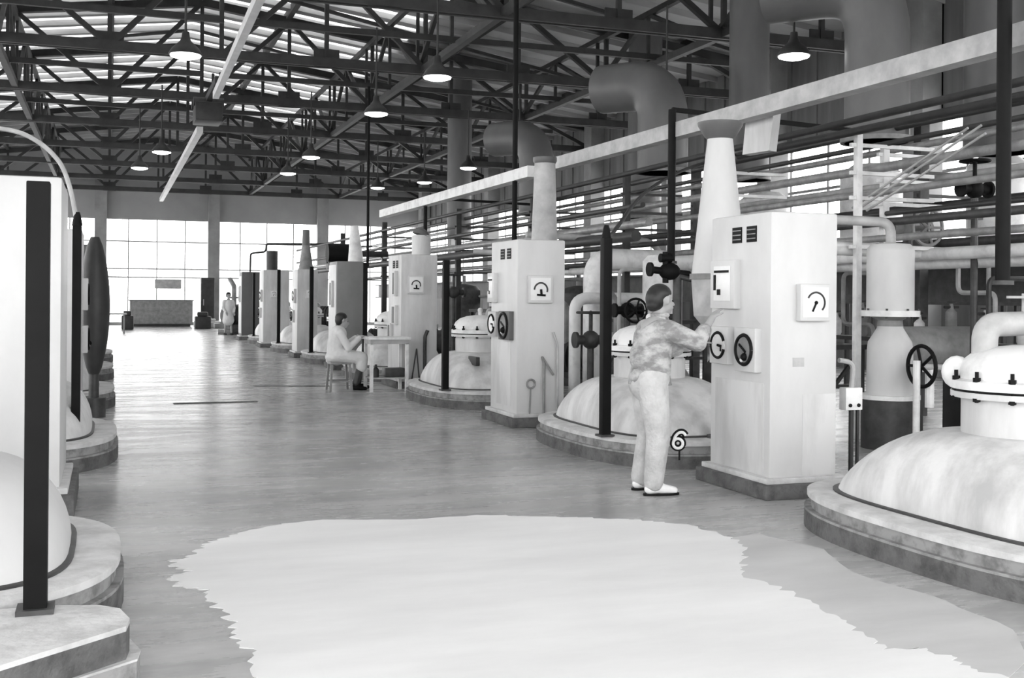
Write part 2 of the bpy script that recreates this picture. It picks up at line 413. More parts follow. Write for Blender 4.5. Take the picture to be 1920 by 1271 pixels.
a, b, c, d = onx(1400, 210, 6.3), onx(1452, 196, 6.3), onx(1442, 282, 6.3), onx(1392, 290, 6.3)
m = MB(); v0 = [m._v(q) for q in (a, b, c, d)]; v1 = [m._v(q + Vector((.12, .05, 0))) for q in (a, b, c, d)]
m._f(v0); m._f(v1[::-1])
for k in range(4): m._f([v0[k], v0[(k+1) % 4], v1[(k+1) % 4], v1[k]])
tag(m.build('lit_hood_piece', wlow, smooth=False), 'pale tapered piece for the lit side of the hood, under the near overhead beam', 'hood piece')  # added pale piece, stands for the right part of the hood catching light

# pendant lamps
def lamp(x, y, label, z=5.0, r=.24, first=[None]):
    if first[0] is None:
        t = thing('pendant_lamp', label, 'lamp', (x, y, z), group='round pendant lamps')
        m = MB(); m.lathe([(r, 0), (r, .02), (r * .8, .1), (r * .35, .2), (.06, .26), (.05, .34)], n=20); m.build('lamp_shade', dark, t)
        m = MB(); m.lathe([(r * .5, -.05), (r * .9, -.02), (r * .93, .012)], n=20); m.build('diffuser', lampglow, t)
        m = MB(); m.cyl((0, 0, .3), (0, 0, 1.65), .018, n=8); m.build('hanging_rod', dark, t)
        first[0] = t
    else: dup(first[0], (x, y, z), label=label)
LX = ('left', 'middle', 'right')
lamps = [(9.22,13.77,'largest round lamp, hanging at the upper right before the pale beam'),(9.18,17.6,'round lamp hanging just above where pale beam meets a bracket'),(4.89,17.2,'round lamp near the top of the view, middle line of lamps'),(1.02,17.0,'round lamp at upper left beside the white rail'),(4.78,21.06,'second round lamp of the middle line'),(1.18,28.75,'round lamp left of the far length of white rail'),(4.76,28.3,'third round lamp of the middle line'),(4.78,32.3,'fourth and lowest round lamp of the middle line'),(.76,32.6,'small round lamp, lowest of the left line'),(9.26,25.3,'small round lamp above the end of the far pale beam'),(9.12,28.95,'small round lamp beyond the far pale beam, second of its line'),(9.03,33.1,'small round lamp low over the far pale beam'),(8.1,35.4,'smallest round lamp at the far end of the right line')]
for x, y, l in lamps: lamp(x, y, l)

# ------------------------------------------------------------------ instruments
def face_M(origin, side):
    """local frame on a cabinet face: x right, y up, z out"""
    if side == 'aisle_r':   X, Y, Z = Vector((0,-1,0)), Vector((0,0,1)), Vector((-1,0,0))
    elif side == 'aisle_l': X, Y, Z = Vector((0,1,0)), Vector((0,0,1)), Vector((1,0,0))
    else:                   X, Y, Z = Vector((1,0,0)), Vector((0,0,1)), Vector((0,-1,0))
    M = Matrix((X, Y, Z)).transposed().to_4x4(); M.translation = Vector(origin); return M
def gauge(par, org, side, w=.25, h=.28, style='arc', case=white, name='gauge'):
    M = face_M(org, side)
    g = MB(M); g.box((-w/2, -h/2, -.005), (w/2, h/2, .06), .008); root = g.build(name, case, par)
    if style == 'arc':
        f = MB(M); f.box((-w*.42, -h*.4, .058), (w*.42, h*.42, .064), .003); f.build('dial', dial_m, root)
        f = MB(M); f.torus((0, 0, .066), w*.29, w*.028, 'z', 18, 6, -.25*PI, .85*PI); f.build('scale', dark, root)
        f = MB(M); f.bar((0, 0, .07), (-w*.12, -h*.24, .07), w*.05, .006); f.ball((0, .0, .068), w*.055, 8); f.build('needle', black, root)
    elif style == 'arc_up':
        f = MB(M); f.box((-w*.42, -h*.4, .058), (w*.42, h*.42, .064), .003); f.build('dial', dial_m, root)
        f = MB(M); f.torus((0, -h*.02, .066), w*.27, w*.035, 'z', 18, 6, -.1*PI, 1.0*PI); f.build('scale', dark, root)
        f = MB(M); f.bar((0, 0, .07), (w*.02, -h*.2, .07), w*.09, .006); f.bar((-w*.17, -h*.2, .07), (w*.19, -h*.22, .07), w*.08, .006); f.build('needle', black, root)
    elif style == 'round':
        f = MB(M); f.cyl((0, 0, .055), (0, 0, .068), w*.36, n=28); f.build('dial', dial_m, root)
        f = MB(M); f.torus((0, 0, .066), w*.36, w*.045, 'z', 28, 6, .12*PI, 1.9*PI); f.build('bezel', black, root)
        f = MB(M); f.bar((0, 0, .072), (w*.24, -h*.02, .072), w*.07, .006); f.bar((w*.2, -h*.02, .072), (w*.2, -h*.16, .072), w*.06, .006); f.build('needle', black, root)
    elif style == 'disc':
        f = MB(M); f.cyl((0, 0, .055), (0, 0, .066), w*.38, n=28); f.build('dial', mid, root)
        f = MB(M); f.torus((0, 0, .066), w*.38, w*.05, 'z', 28, 6); f.build('bezel', black, root)
        f = MB(M); f.bar((-w*.2, h*.12, .072), (w*.12, -h*.05, .072), w*.06, .006); f.ball((w*.06, -h*.16, .068), w*.11, 8); f.build('needle', black, root)
        f = MB(M); f.ball((-w*.08, -h*.24, .066), w*.06, 8); f.build('knob', white2, root)
    elif style == 'recorder':
        f = MB(M); f.box((-w*.34, -h*.34, .055), (w*.34, h*.38, .064), .003); f.build('chart_window', dial_m, root)
        f = MB(M); f.box((-w*.3, h*.24, .063), (w*.3, h*.29, .07)); f.box((-w*.32, -h*.12, .063), (-w*.24, h*.2, .07)); f.box((-w*.18, -h*.22, .063), (-w*.04, -h*.1, .068)); f.build('pen_carriage', black, root)
    elif style == 'slot':
        f = MB(M); f.box((-w*.28, -h*.42, .055), (w*.28, h*.42, .064)); f.build('glass', dark, root)
    return root
def cabinet(x0, y0, w, d, z1, label, body=white, style=1, side='r', base_z=.14, group=None):
    """(x0, y0) is the near corner on the aisle side"""
    sx = 1 if side == 'r' else -1
    t = thing('control_cabinet', label, 'control cabinet', (x0, y0, 0), group=group)
    X0, X1 = (0, w) if sx > 0 else (-w, 0)
    m = MB(); m.box((X0, 0, base_z), (X1, d, z1), .025); m.build('body', body, t)
    m = MB()
    m.box((X0 - .09, -.1, 0), (X1 + (.05 if sx > 0 else .09), d + .08, base_z - .03), .012); m.build('plinth', curb, t)
    m = MB(); m.box((X0 - .05, -.05, base_z - .03), (X1 + .05, d + .05, base_z + .012), .008); m.build('plinth_cap', conc, t)
    sd = 'aisle_r' if sx > 0 else 'aisle_l'
    def A(u, z): return (0, u, z)       # on the aisle face, u = y offset
    def Cc(u, z): return (u if sx > 0 else -w + u, 0, z)
    if style in (1, 2, 3):
        for k in (0, 1):
            v = MB(face_M(A(d*.54 - k*.24*d, z1 - .16), sd)); v.box((-.07, -.062, -.002), (.07, .062, .006)); vo = v.build('vent', black, t)
            for q in (-.035, 0, .035):
                b = MB(face_M(A(d*.54 - k*.24*d, z1 - .16 + q), sd)); b.box((-.06, -.004, .004), (.06, .004, .01)); b.build('louvre', mid, vo)
    if style == 1:
        gauge(t, A(.615, 1.62), sd, .37, .39, 'recorder', white, 'chart_recorder')
        gauge(t, A(.665, 1.13), sd, .28, .30, 'round', white)
        gauge(t, A(.27, 1.11), sd, .30, .34, 'disc', white)
        gauge(t, Cc(.36, 1.48), 'camf', .27, .28, 'arc', white)
        n = MB(face_M(Cc(.2, .99), 'camf')); n.box((0, 0, -.001), (.1, .07, .003)); n.build('nameplate', pale, t)
        dd = MB(face_M(A(.44, .5), sd)); dd.box((-.36, -.34, -.002), (.36, .36, .005), .003); dd.build('door', wlow, t)
        dd = MB(face_M(Cc(.29, .5), 'camf')); dd.box((0, -.34, -.002), (.3, .28, .004), .003); dd.build('access_panel', wlow, t)
    elif style == 2:
        gauge(t, A(.8, 1.62), sd, .24, .36, 'recorder', wlow, 'chart_recorder')
        gauge(t, A(.74, 1.18), sd, .3, .3, 'round', pale); gauge(t, A(.3, 1.17), sd, .38, .34, 'disc', dgreycab)
        gauge(t, Cc(.27, 1.6), 'camf', .3, .32, 'arc_up', white)
        dd = MB(face_M(A(.5, .62), sd)); dd.box((-.36, -.4, -.002), (.3, .36, .005), .003); dd.build('door', wlow, t)
        q = MB(); q.tube(bend([(w*.83, -.03, .15), (w*.83, -.03, .95), (w*.74, -.03, 1.1)], .05), .012, 6); q.build('drain_pipe', pale, t)
        q = MB(); q.tube(bend([(w*.55, -.03, .15), (w*.55, -.03, .75), (w*.5, -.03, .82), (w*.74, -.04, .6)], .03), .016, 6); q.build('hose', mid, t)
        q = MB(); q.torus((w*.28, -.03, .5), .05, .012, 'y'); q.tube([(w*.27, -.03, .45), (w*.25, -.03, .15)], .009, 6); q.build('hose', mid, t)
    elif style == 3:
        gauge(t, Cc(.24, 1.7), 'camf', .27, .3, 'arc_up', white)
        gauge(t, A(.3, 1.72), sd, .16, .42, 'slot', white); gauge(t, A(.3, 1.2), sd, .26, .32, 'slot', white); gauge(t, A(.6, .9), sd, .2, .3, 'slot', white)
        q = MB(); q.tube(bend([(w*.65, -.04, .15), (w*.65, -.04, .85), (w*.72, -.04, .95)], .03), .03, 8); q.build('drain_pipe', dark, t)
        q = MB(); q.tube([(w*.3, -.04, .15), (w*.42, -.04, .65)], .012, 6); q.tube([(w*.5, -.04, .15), (w*.42, -.04, .65)], .012, 6); q.build('hose', dark2, t)
    elif style == 4:
        gauge(t, A(.4, 1.55), sd, .26, .55, 'slot', white)
        q = MB(face_M(A(d/2, 1.2), sd)); q.box((-d*.46, -.98, -.001), (d*.46, .95, .012), .004); q.build('front_panel', white, t)
    elif style == 5:
        gauge(t, A(.3, 1.5), sd, .3, .35, 'round', white); gauge(t, A(.5, 1.0), sd, .3, .3, 'disc', white)
        gauge(t, Cc(.3, 1.55), 'camf', .2, .22, 'arc', white)
    return t
GR = 'control cabinets of the right row'; GL = 'control cabinets of the left row'
cab1 = cabinet(4.7, 7.3, .6, .89, 2.17, 'nearest white control cabinet on the right, the standing person works at it', white, 1, group=GR)
cab2 = cabinet(4.45, 12.2, .6, .95, 2.18, 'second white control cabinet on the right, between the two nearer domes', white, 2, group=GR)
cab3 = cabinet(4.5, 17.9, .62, .9, 2.2, 'third control cabinet on the right, behind the small table', wlow, 3, group=GR)
cab4 = cabinet(4.38, 22.8, .55, .85, 2.22, 'grey-sided control cabinet with white front, behind the seated person', greycab, 4, group=GR)
cab5 = cabinet(4.3, 27.4, .5, .8, 2.15, 'pale slim control cabinet left of the seated person', wlow, 5, group=GR)
cab6 = cabinet(4.2, 33.0, .75, .9, 2.25, 'grey-white control cabinet under a dark flue, near the far end', wlow, 5, group=GR)
cab7 = cabinet(4.2, 38.6, .8, .9, 2.3, 'dark grey control cabinet, farthest of the right row', dgreycab, 4, group=GR)
# ------------------------------------------------------------------ domed vessels
VH = .24
def vessel(x, y, label, hx=.97, hy=1.5, lid='elbow', sgn=1, mat=white3, group='domed vessels of the right row'):
    t = thing('domed_vessel', label, 'domed vessel', (x, y, 0), group=group)
    m = MB(); m.lathe([(1, 0), (1, .115)], n=64, sx=hx, sy=hy, ex=2.7); m.build('plinth_step', curb, t)
    m = MB(); m.lathe([(1.0, .115), (1.0, .13), (.965, .13), (.965, .2)], n=64, sx=hx, sy=hy, ex=2.7); m.build('plinth_edge', paint('mottled_curb', .3, .8, .5, 9, lo=.35, hi=.55), t)
    m = MB(); m.lathe([(.985, .2), (.985, .235), (.96, .245)], n=64, sx=hx, sy=hy, ex=2.7); m.build('plinth_top', conc, t)
    R = 1.0; pr = []
    for k in range(13):
        u = k / 12
        rr = 1.0 - (1 - .36) * u ** 1.25
        zz = .245 + .47 * math.sin(min(1, u * 1.02) * PI / 2) ** .9
        pr.append((rr, zz))
    pr[0] = (1.0, .245)
    m = MB(); m.lathe(pr, n=56, sx=hx * .76, sy=hy * .8, ex=3.6, ex1=2.0); m.build('dome', mat, t, sharp=50)
    m = MB(); m.lathe([(1.01, .243), (1.012, .256), (1.0, .26)], n=56, sx=hx * .775, sy=hy * .81, ex=3.6); m.build('dome_seam', dark2, t)
    m = MB(); m.lathe([(.36, .68), (.36, .93), (.42, .93), (.42, .965)], n=36); m.build('neck', wlow, t)
    m = MB(); m.lathe([(.41, .965), (.41, .98)], n=36); m.build('gasket', black, t)
    lt = .4 if lid != 'knob' else .36
    m = MB(); m.lathe([(.42, .98), (.42, 1.03), (.385, 1.04), (.38, 1.1), (.36, 1.14), (.3, 1.19), (.2, 1.225), (.08, 1.24), (0.02, 1.243)], n=36); lo = m.build('lid', white2, t)
    n = 12; first = None
    for k in range(n):
        a = 2*PI*k/n + .1; px, py = math.cos(a) * .405, math.sin(a) * .405
        if first is None:
            m = MB(); m.cyl((0, 0, .91), (0, 0, 1.09), .011, n=8); m.cyl((0, 0, 1.03), (0, 0, 1.055), .022, n=6); m.cyl((0, 0, .915), (0, 0, .935), .022, n=6)
            first = m.build('bolt', black, t); first.location = (px, py, 0)
        else:
            c = first.copy(); COL.objects.link(c); c.parent = t; c.location = (px, py, 0)
    if lid == 'elbow':
        m = MB(); m.tube(bend([(-.2, .12, 1.15), (-.2, .12, 1.36), (.2, .12, 1.37)], .16, 8), .075, 14); m.cyl((.2, .12, 1.37), (.24, .12, 1.37), .11); eo = m.build('elbow_pipe', pale, t)
        m = MB(); m.cyl((.02, -.15, 1.2), (.02, -.15, 1.28), .02, n=8); m.box((-.05, -.17, 1.22), (.09, -.13, 1.31), .01); m.build('lifting_lug', white2, t)
        m = MB(); m.ball((-.3, .24, 1.07), (.09, .09, .1)); m.build('side_nozzle', white2, t)
        m = MB(); m.cyl((.1, .12, 1.43), (.1, .12, 1.55), .015, n=8); m.lathe([(.1, 0), (.1, .015)], (.1, .12, 1.52), n=16); m.build('vent_cap', pale, t)
    else:
        m = MB(); m.cyl((0, 0, 1.23), (0, 0, 1.31), .03, n=10); m.ball((0, 0, 1.31), .04); m.build('knob', white2, t)
        m = MB(); m.tube(bend([(.16, .1, 1.18), (.16, .1, 1.3), (.34, .3, 1.3), (.34, .3, 1.0)], .1, 6), .045, 10); m.build('vent_pipe', pale, t)
    return t
v1 = vessel(5.15, 5.25, 'nearest domed vessel, at the right edge, elbow pipe on its lid')
vessel(5.15, 10.2, 'second domed vessel, behind the standing person, stained pale shell', lid='knob')
vessel(5.1, 15.55, 'third domed vessel, small dark opening in its shell, left of second cabinet', lid='knob')
for y, l in ((20.6, 'fourth domed vessel, behind the third cabinet and table'), (25.5, 'fifth domed vessel, behind the seated person'), (30.6, 'sixth domed vessel, low between far cabinets'), (36.0, 'farthest domed vessel of the right row')): vessel(5.1, y, l, hy=1.3, lid='knob')
o = MB(); o.box((4.6, 14.5, .5), (4.66, 14.85, .62), .01); 
tag(o.build('inspection_hatch', dark, None), 'small dark hatch on the shell of the third dome', 'hatch') ; bpy.data.objects['inspection_hatch'].location = (.13, 0.1, .06)
GLV = 'domed vessels of the left row'
vessel(-.97, 6.0, 'nearest domed vessel of the left row, at the left edge', hx=1.05, hy=1.08, lid='knob', mat=white, group=GLV)
for y, l in ((11.2, 'second domed vessel of the left row, half hidden by the slim post'), (16.4, 'third domed vessel of the left row'), (21.6, 'fourth domed vessel of the left row'), (26.8, 'farthest domed vessel of the left row')): vessel(-.88, y, l, hy=1.3, lid='knob', group=GLV)
cabinet(-.3, 8.05, 1.2, 1.1, 2.28, 'tall white control cabinet at the left edge behind the black post', white, 0, 'l', group=GL, base_z=.2)
lc2 = cabinet(-.28, 12.9, 1.1, 1.0, 2.2, 'second control cabinet of the left row, dark window in its side', white, 5, 'l', group=GL)
lc3 = cabinet(-.25, 18.0, 1.0, 1.0, 2.25, 'third control cabinet of the left row, dark', dgreycab, 4, 'l', group=GL)
cabinet(-.25, 23.2, 1.0, 1.0, 2.2, 'fourth control cabinet of the left row', greycab, 5, 'l', group=GL)
# dark bulging cover beside the left row
m = MB(); pr = []
for k in range(17):
    u = k / 16; pr.append((.05 + .13 * math.sin(PI * u) ** .7, .5 + 1.7 * u))
m.lathe(pr, n=28); o = m.build('bulging_tank', dark); o.location = (-.17, 14.6, 0)
m = MB(); m.cyl((0, 0, 0), (0, 0, .6), .06); m.cyl((0, 0, 0), (0, 0, .24), .14); m.build('foot', dark2, o)
tag(o, 'dark bulging upright tank beside the left row posts', 'tank')

# near-left concrete slab (two steps) that carries the near black post
s = [(.07, 4.55), (.085, 4.66), (.05, 4.82), (-.03, 4.9), (-.2, 4.95), (-.5, 4.96), (-2.4, 4.96), (-2.4, 2.6), (-1.6, 3.1), (-.35, 4.2)]
t = thing('concrete_footing', 'stepped pale concrete footing in the lower left corner', 'footing', (0, 0, 0))
m = MB(); m.prism([(x + .04 if i < 3 else x, y) for i, (x, y) in enumerate(s)], 0, .09); m.build('lower_step', paint('mottled_curb', .3), t, smooth=False)
m = MB(); m.prism([(x * 1.0 - .0, y) for x, y in s], .09, .205); m.build('upper_step', curb, t, smooth=False)
m = MB(); m.prism([(x, y + .0) for x, y in s], .205, .225); m.build('top_slab', conc, t, smooth=False)
m = MB(); m.prism([(x + .042 if i < 3 else x + .005, y - .004) for i, (x, y) in enumerate(s)], .088, .097); m.build('step_edge', conc, t, smooth=False)

# ------------------------------------------------------------------ black posts and conduits
def post(x, y, label, zt=2.05, w=.085, conduit=None, zb=VH):
    t = thing('black_post', label, 'post', (x, y, zb), group='black posts along the aisle')
    m = MB(); m.box((-w/2, -w/2, 0), (w/2, w/2, zt - zb), .006); m.build('shaft', black, t)
    m = MB(); m.box((-w*.8, -w*.8, 0), (w*.8, w*.8, .02)); m.build('foot_plate', dark2, t)
    if conduit:
        m = MB(); pts = [Vector(p) - Vector((x, y, zb)) for p in conduit]
        m.tube(pts, .02, 8); m.build('conduit', pale if x < 0 else dark, t)
        m = MB(); m.lathe([(.045, 0), (.03, .09), (.02, .12)], (0, 0, zt - zb), n=12); m.build('cap', black, t)
    return t
post(-.27, 4.88, 'tall black post standing on the footing at the left edge', 1.95, .088, zb=.225)
lp = [Vector((-.27, 10.54, 2.1))] + [ony(x, y, 10.54) for x, y in ((140, 392), (132, 355), (118, 315), (98, 288), (70, 265), (35, 248), (-10, 239))]
post(-.27, 10.54, 'slim black post on the left with a curved conduit rising from its top', 2.1, .075, curve_pts(lp))
cx_ = [(4.27, 9.34, 2.08)] + [tuple(onx(px, py, X)) for px, py, X in ((1146, 440, 4.45), (1165, 415, 4.7), (1195, 375, 5.2), (1240, 340, 5.9), (1300, 312, 6.7), (1380, 290, 7.5))]
post(4.27, 9.34, 'black post on the second dome curb, long conduit arching off its top', 2.05, .085, curve_pts(cx_))
post(4.27, 14.52, 'black post on the third dome curb', 2.0)
post(4.27, 19.6, 'black post left of the third cabinet, behind the small table', 2.1, zb=VH)
post(4.22, 24.9, 'black post left of the seated person', 2.15)
post(4.22, 30.0, 'black post with a cross arm, by the far slim cabinets', 2.2)
post(4.22, 35.4, 'farthest black post of the right row', 2.2, .07)

# hanging poles over the right row
GP = 'dark poles hanging over the right row'
def pole(x, y, z0, z1, label, r=.055, arm=None, stay=False):
    t = thing('hanging_pole', label, 'pole', (x, y, z0), group=GP)
    m = MB(); m.cyl((0, 0, 0), (0, 0, z1 - z0), r, n=12); m.build('shaft', black, t)
    if arm:
        m = MB(); m.bar((0, 0, z1 - z0), (arm[0] - x, arm[1] - y, arm[2] - z0), .04, .05); m.build('arm', black, t)
    m = MB(); m.lathe([(r*1.5, 0), (r*1.5, .03)], n=12); m.build('end_flange', dark2, t)
    return t
pole(6.0, 6.34, 1.62, 6.6, 'thick dark pole near the right edge, running up out of view', .052)
pole(6.0, 11.36, 1.9, 3.65, 'dark pole with a long arm, right of the standing person, valve below', .045, (8.56, 11.36, 3.55))
pole(6.0, 16.6, 2.2, 6.6, 'dark pole above the second cabinet, rising to the roof', .042)
pole(6.0, 21.9, 2.2, 3.5, 'dark pole with an arm above the third cabinet', .04, (8.3, 21.9, 3.45))
pole(5.9, 26.8, 2.2, 6.6, 'thin dark pole above the seated person', .035)

# ------------------------------------------------------------------ tapered flues behind the cabinets
def flue(x, y, rb, rt, z0, z1, label, mat=white2, base=None, top=None, lean=0):
    t = thing('tapered_flue', label, 'flue', (x, y, 0), group='flues of the right row')
    m = MB(); m.cyl((0, 0, VH), (0, 0, z0 - .5), .05); m.cyl((0, 0, VH), (0, 0, VH + .03), .1); m.build('stem', dark2, t)
    m = MB(); m.lathe([(.06, z0 - .55), (rb * .9, z0 - .35), (rb, z0)], n=28); m.build('hopper', pale, t)
    m = MB(); m.tube([(0, 0, z0), (lean*.4, 0, z0 + (z1-z0)*.5), (lean, 0, z1)], [rb, (rb+rt)/2, rt], 28); m.build('cone', mat, t)
    m = MB(); m.lathe([(rb*1.06, z0 - .02), (rb*1.06, z0 + .03)], n=28); m.build('collar', mid, t)
    if top:
        m = MB(); m.tube([(lean, 0, z1)] + [q[:3] for q in top], [rt * 1.02] + [q[3] for q in top], 24); m.build('upper_hood', duct, t)
    return t
flue(5.2, 8.92, .25, .115, 1.7, 2.95, 'tall cone flue right behind the nearest cabinet', white, top=[(0, 0, 2.97, .14), (.0, .0, 3.07, .2), (.0, .0, 3.1, .205)])
flue(5.48, 13.98, .19, .14, 1.8, 3.3, 'pale flue rising behind the second cabinet', pale, top=[(0, 0, 3.33, .16), (0, 0, 3.38, .16)])
flue(5.25, 19.42, .17, .17, 1.8, 2.6, 'round-topped grey flue behind the third cabinet', wlow, top=[(.02, 0, 2.66, .15), (.05, 0, 2.7, .08)])
flue(5.1, 24.32, .2, .09, 1.95, 3.05, 'white cone flue between third and fourth cabinet', white2, lean=-.05)
flue(4.75, 28.9, .2, .1, 2.1, 2.8, 'small grey cone flue near the far slim cabinet', mid, top=[(0, 0, 3.2, .09)])
flue(4.6, 34.15, .17, .17, 2.25, 2.85, 'dark stub flue just behind a far cabinet', dark)
# dark motor unit
t = thing('motor_unit', 'dark drum-shaped motor high between the far cabinets', 'motor', (5.6, 28.9, 0))
m = MB(); m.cyl((-.3, 0, 2.6), (.35, 0, 2.6), .26, n=24); m.build('drum', black, t)
m = MB(); m.box((-.3, -.2, 2.2), (.3, .2, 2.4), .02); m.build('bracket', dark, t)
m = MB(); m.cyl((0, 0, 0), (0, 0, 2.25), .08); m.build('stand', dark, t)
m = MB(); m.tube([(.35, 0, 2.6), (1.3, 0, 2.62)], .08, 10); m.build('shaft_guard', dark, t)
m = MB(); m.tube(bend([Vector((ony(466, 600, 46).x, 46, .01)), ony(470, 475, 46), ony(498, 472, 46), ony(500, 457, 46), ony(640, 458, 46)], .1), .04, 8)
tag(m.build('overhead_pipe', dark), 'thin looped pipe standing out against the far windows', 'pipe')

# ------------------------------------------------------------------ big ducts at upper right
def bigduct(pts, r, label, flange=True):
    t = thing('ventilation_duct', label, 'duct', tuple(pts[0]), group='ventilation ducts at the right wall')
    o = Vector(pts[0]); m = MB(); m.tube(bend([Vector(p) - o for p in pts], r * 1.8, 8), r, 28); m.build('duct_run', duct, t)
    m = MB(); p0 = Vector((0, 0, 0)); p1 = (Vector(pts[1]) - o).normalized()
    m.cyl(p0, p1 * .06, r * 1.12, n=28); m.build('flange', mid, t)
    return t
bigduct([(9.6, 12.4, 3.6), (9.6, 12.4, 5.75), (8.7, 13.6, 5.8)], .42, 'large grey elbow duct at the upper right')
bigduct([(11.8, 12.6, 3.6), (11.8, 12.6, 7.7)], .45, 'large upright duct left of the thick dark pole')
bigduct([(13.0, 11.2, 3.4), (13.0, 11.2, 7.6)], .45, 'large upright duct near the upper right corner')
bigduct([(8.7, 16.8, 3.6), (8.7, 16.8, 5.1), (8.1, 17.9, 5.15)], .42, 'dim elbow duct above the pale beam, beside the nearest flue')
bigduct([(10.6, 17.2, 3.6), (10.6, 17.2, 7.8)], .35, 'upright duct behind the two right lamps')
bigduct([(9.2, 24.0, 3.4), (9.2, 24.0, 5.2), (8.6, 25.2, 5.25)], .4, 'elbow duct beyond the second cabinet, under the trusses')
bigduct([(11.95, 24.0, 3.4), (11.95, 24.0, 7.8)], .4, 'upright duct far behind the second cabinet')
bigduct([(9.5, 31.0, 3.2), (9.5, 31.0, 7.8)], .35, 'upright duct far behind the third cabinet')

# ------------------------------------------------------------------ pipe rack
def pipe(pts, r, label, mat=pipeg, rad=.2, group='pipes of the rack on the right', name='rack_pipe', n=12):
    m = MB(); m.tube(bend(pts, rad, 6), r, n); return tag(m.build(name, mat), label, 'pipe', group)
pipe([(7.5, 4.0, 3.28), (7.5, 12.4, 3.32)], .045, 'topmost long pipe of the near rack, dark below and light above', dark)
YE = 46
rack = [(8.0, 3.22, .03, dark, 'thin dark pipe, second from the top of the near rack'), (8.3, 3.02, .055, pipeg, 'thick grey pipe, third from the top of the near rack'), (8.3, 2.74, .04, pipeg, 'grey pipe with bends beside it, fourth from the top of the rack'), (8.4, 2.5, .03, dark, 'thin dark pipe in the middle of the rack'), (8.2, 2.38, .045, dark2, 'dark pipe below the middle of the rack'), (8.2, 2.2, .04, pipeg, 'grey pipe, second lowest of the near rack'), (8.6, 2.02, .07, white2, 'white pipe, lowest of the near rack')]
for x, z, r, mt, l in rack: pipe([(x, 5, z), (x, 22 if r > .05 else 30, z)], r, l, mt)
rack2 = [(9.6, 3.75, .05, dark, 'dark pipe, highest of the rear rack'), (9.8, 3.5, .045, pipeg, 'grey pipe high in the rear rack'), (10.2, 3.1, .05, pale, 'pale pipe of the rear rack'), (10.2, 2.75, .05, dark, 'dark pipe in the middle of the rear rack'), (10.2, 2.25, .06, dark2, 'lowest dark pipe of the rear rack'), (7.2, 3.35, .04, dark, 'dark pipe above the far rack'), (7.2, 2.85, .04, dark, 'third dark pipe of the far rack'), (7.3, 2.6, .06, pipeg, 'grey pipe of the far rack'), (7.1, 2.4, .08, dark, 'thick dark pipe low in the far rack')]
for i, (x, z, r, mt, l) in enumerate(rack2): pipe([(x, 7 if i < 6 else 14.5, z), (x, YE, z)], r, l, mt)
# bundle of slanting small pipes at the upper right
for i, (a, b) in enumerate((((1610, 392), (1840, 235)), ((1625, 395), (1848, 250)), ((1598, 390), (1815, 240)))):
    p0, p1 = onx(a[0], a[1], 7.75), onx(b[0], b[1], 7.75)
    m = MB(); m.tube([p0, p0.lerp(p1, .5), p1], .013, 8)
    tag(m.build('slanting_pipe', pale), ('lowest', 'middle', 'leftmost')[i] + ' of three thin pale pipes slanting across the rack', 'pipe', 'thin slanting pipes')
# rack uprights
gu = 'upright supports of the pipe rack'
for i, (x, y, zt, mt, w, l) in enumerate(((7.62, 7.55, 3.3, pale, .12, 'pale upright near the right edge beside the thick pole'), (7.62, 10.15, 3.3, white2, .07, 'slim white upright of the rack right of the nearest cabinet'), (8.4, 10.7, 3.3, white2, .08, 'white upright behind the slanting pipes'), (7.6, 13.0, 3.3, white2, .08, 'white bracketed upright above the nearest cabinet'), (7.8, 16.3, 3.5, dark, .1, 'dark upright behind the curved conduit'), (7.8, 20.5, 3.5, dark, .1, 'dark upright far behind the second cabinet'), (7.8, 25.5, 3.6, dark, .12, 'dark upright behind the third cabinet'), (10.0, 12.0, 3.9, dark2, .14, 'dark upright of the rear rack at right'), (10.0, 18.0, 3.9, dark2, .14, 'dark upright of the rear rack, middle'), (10.0, 26.0, 3.9, dark2, .14, 'dark upright of the rear rack, far'), (7.3, 31.0, 3.6, dark, .14, 'dark upright near the far end'), (7.3, 37.0, 3.6, dark, .14, 'farthest dark upright of the rack'))):
    t = thing('rack_upright', l, 'upright', (x, y, 0), group=gu)
    m = MB(); m.box((-w/2, -w/2, 0), (w/2, w/2, zt), .004); m.build('post', mt, t)
    for z in (2.15, 2.68, 2.95, 3.25):
        if z < zt: m = MB(); m.box((-.1, -.02, z - .09), (1.0, .02, z - .05)); m.build('cross_bar', mt, t)
# dark girder low behind the machines
m = MB(); m.box((10.6, 6, 1.45), (10.75, YE, 2.0)); m.box((10.45, 6, 1.45), (10.9, YE, 1.49)); m.box((10.45, 6, 1.96), (10.9, YE, 2.0))
tag(m.build('long_girder', dark2, smooth=False), 'long dark girder behind the machines at the right', 'girder')

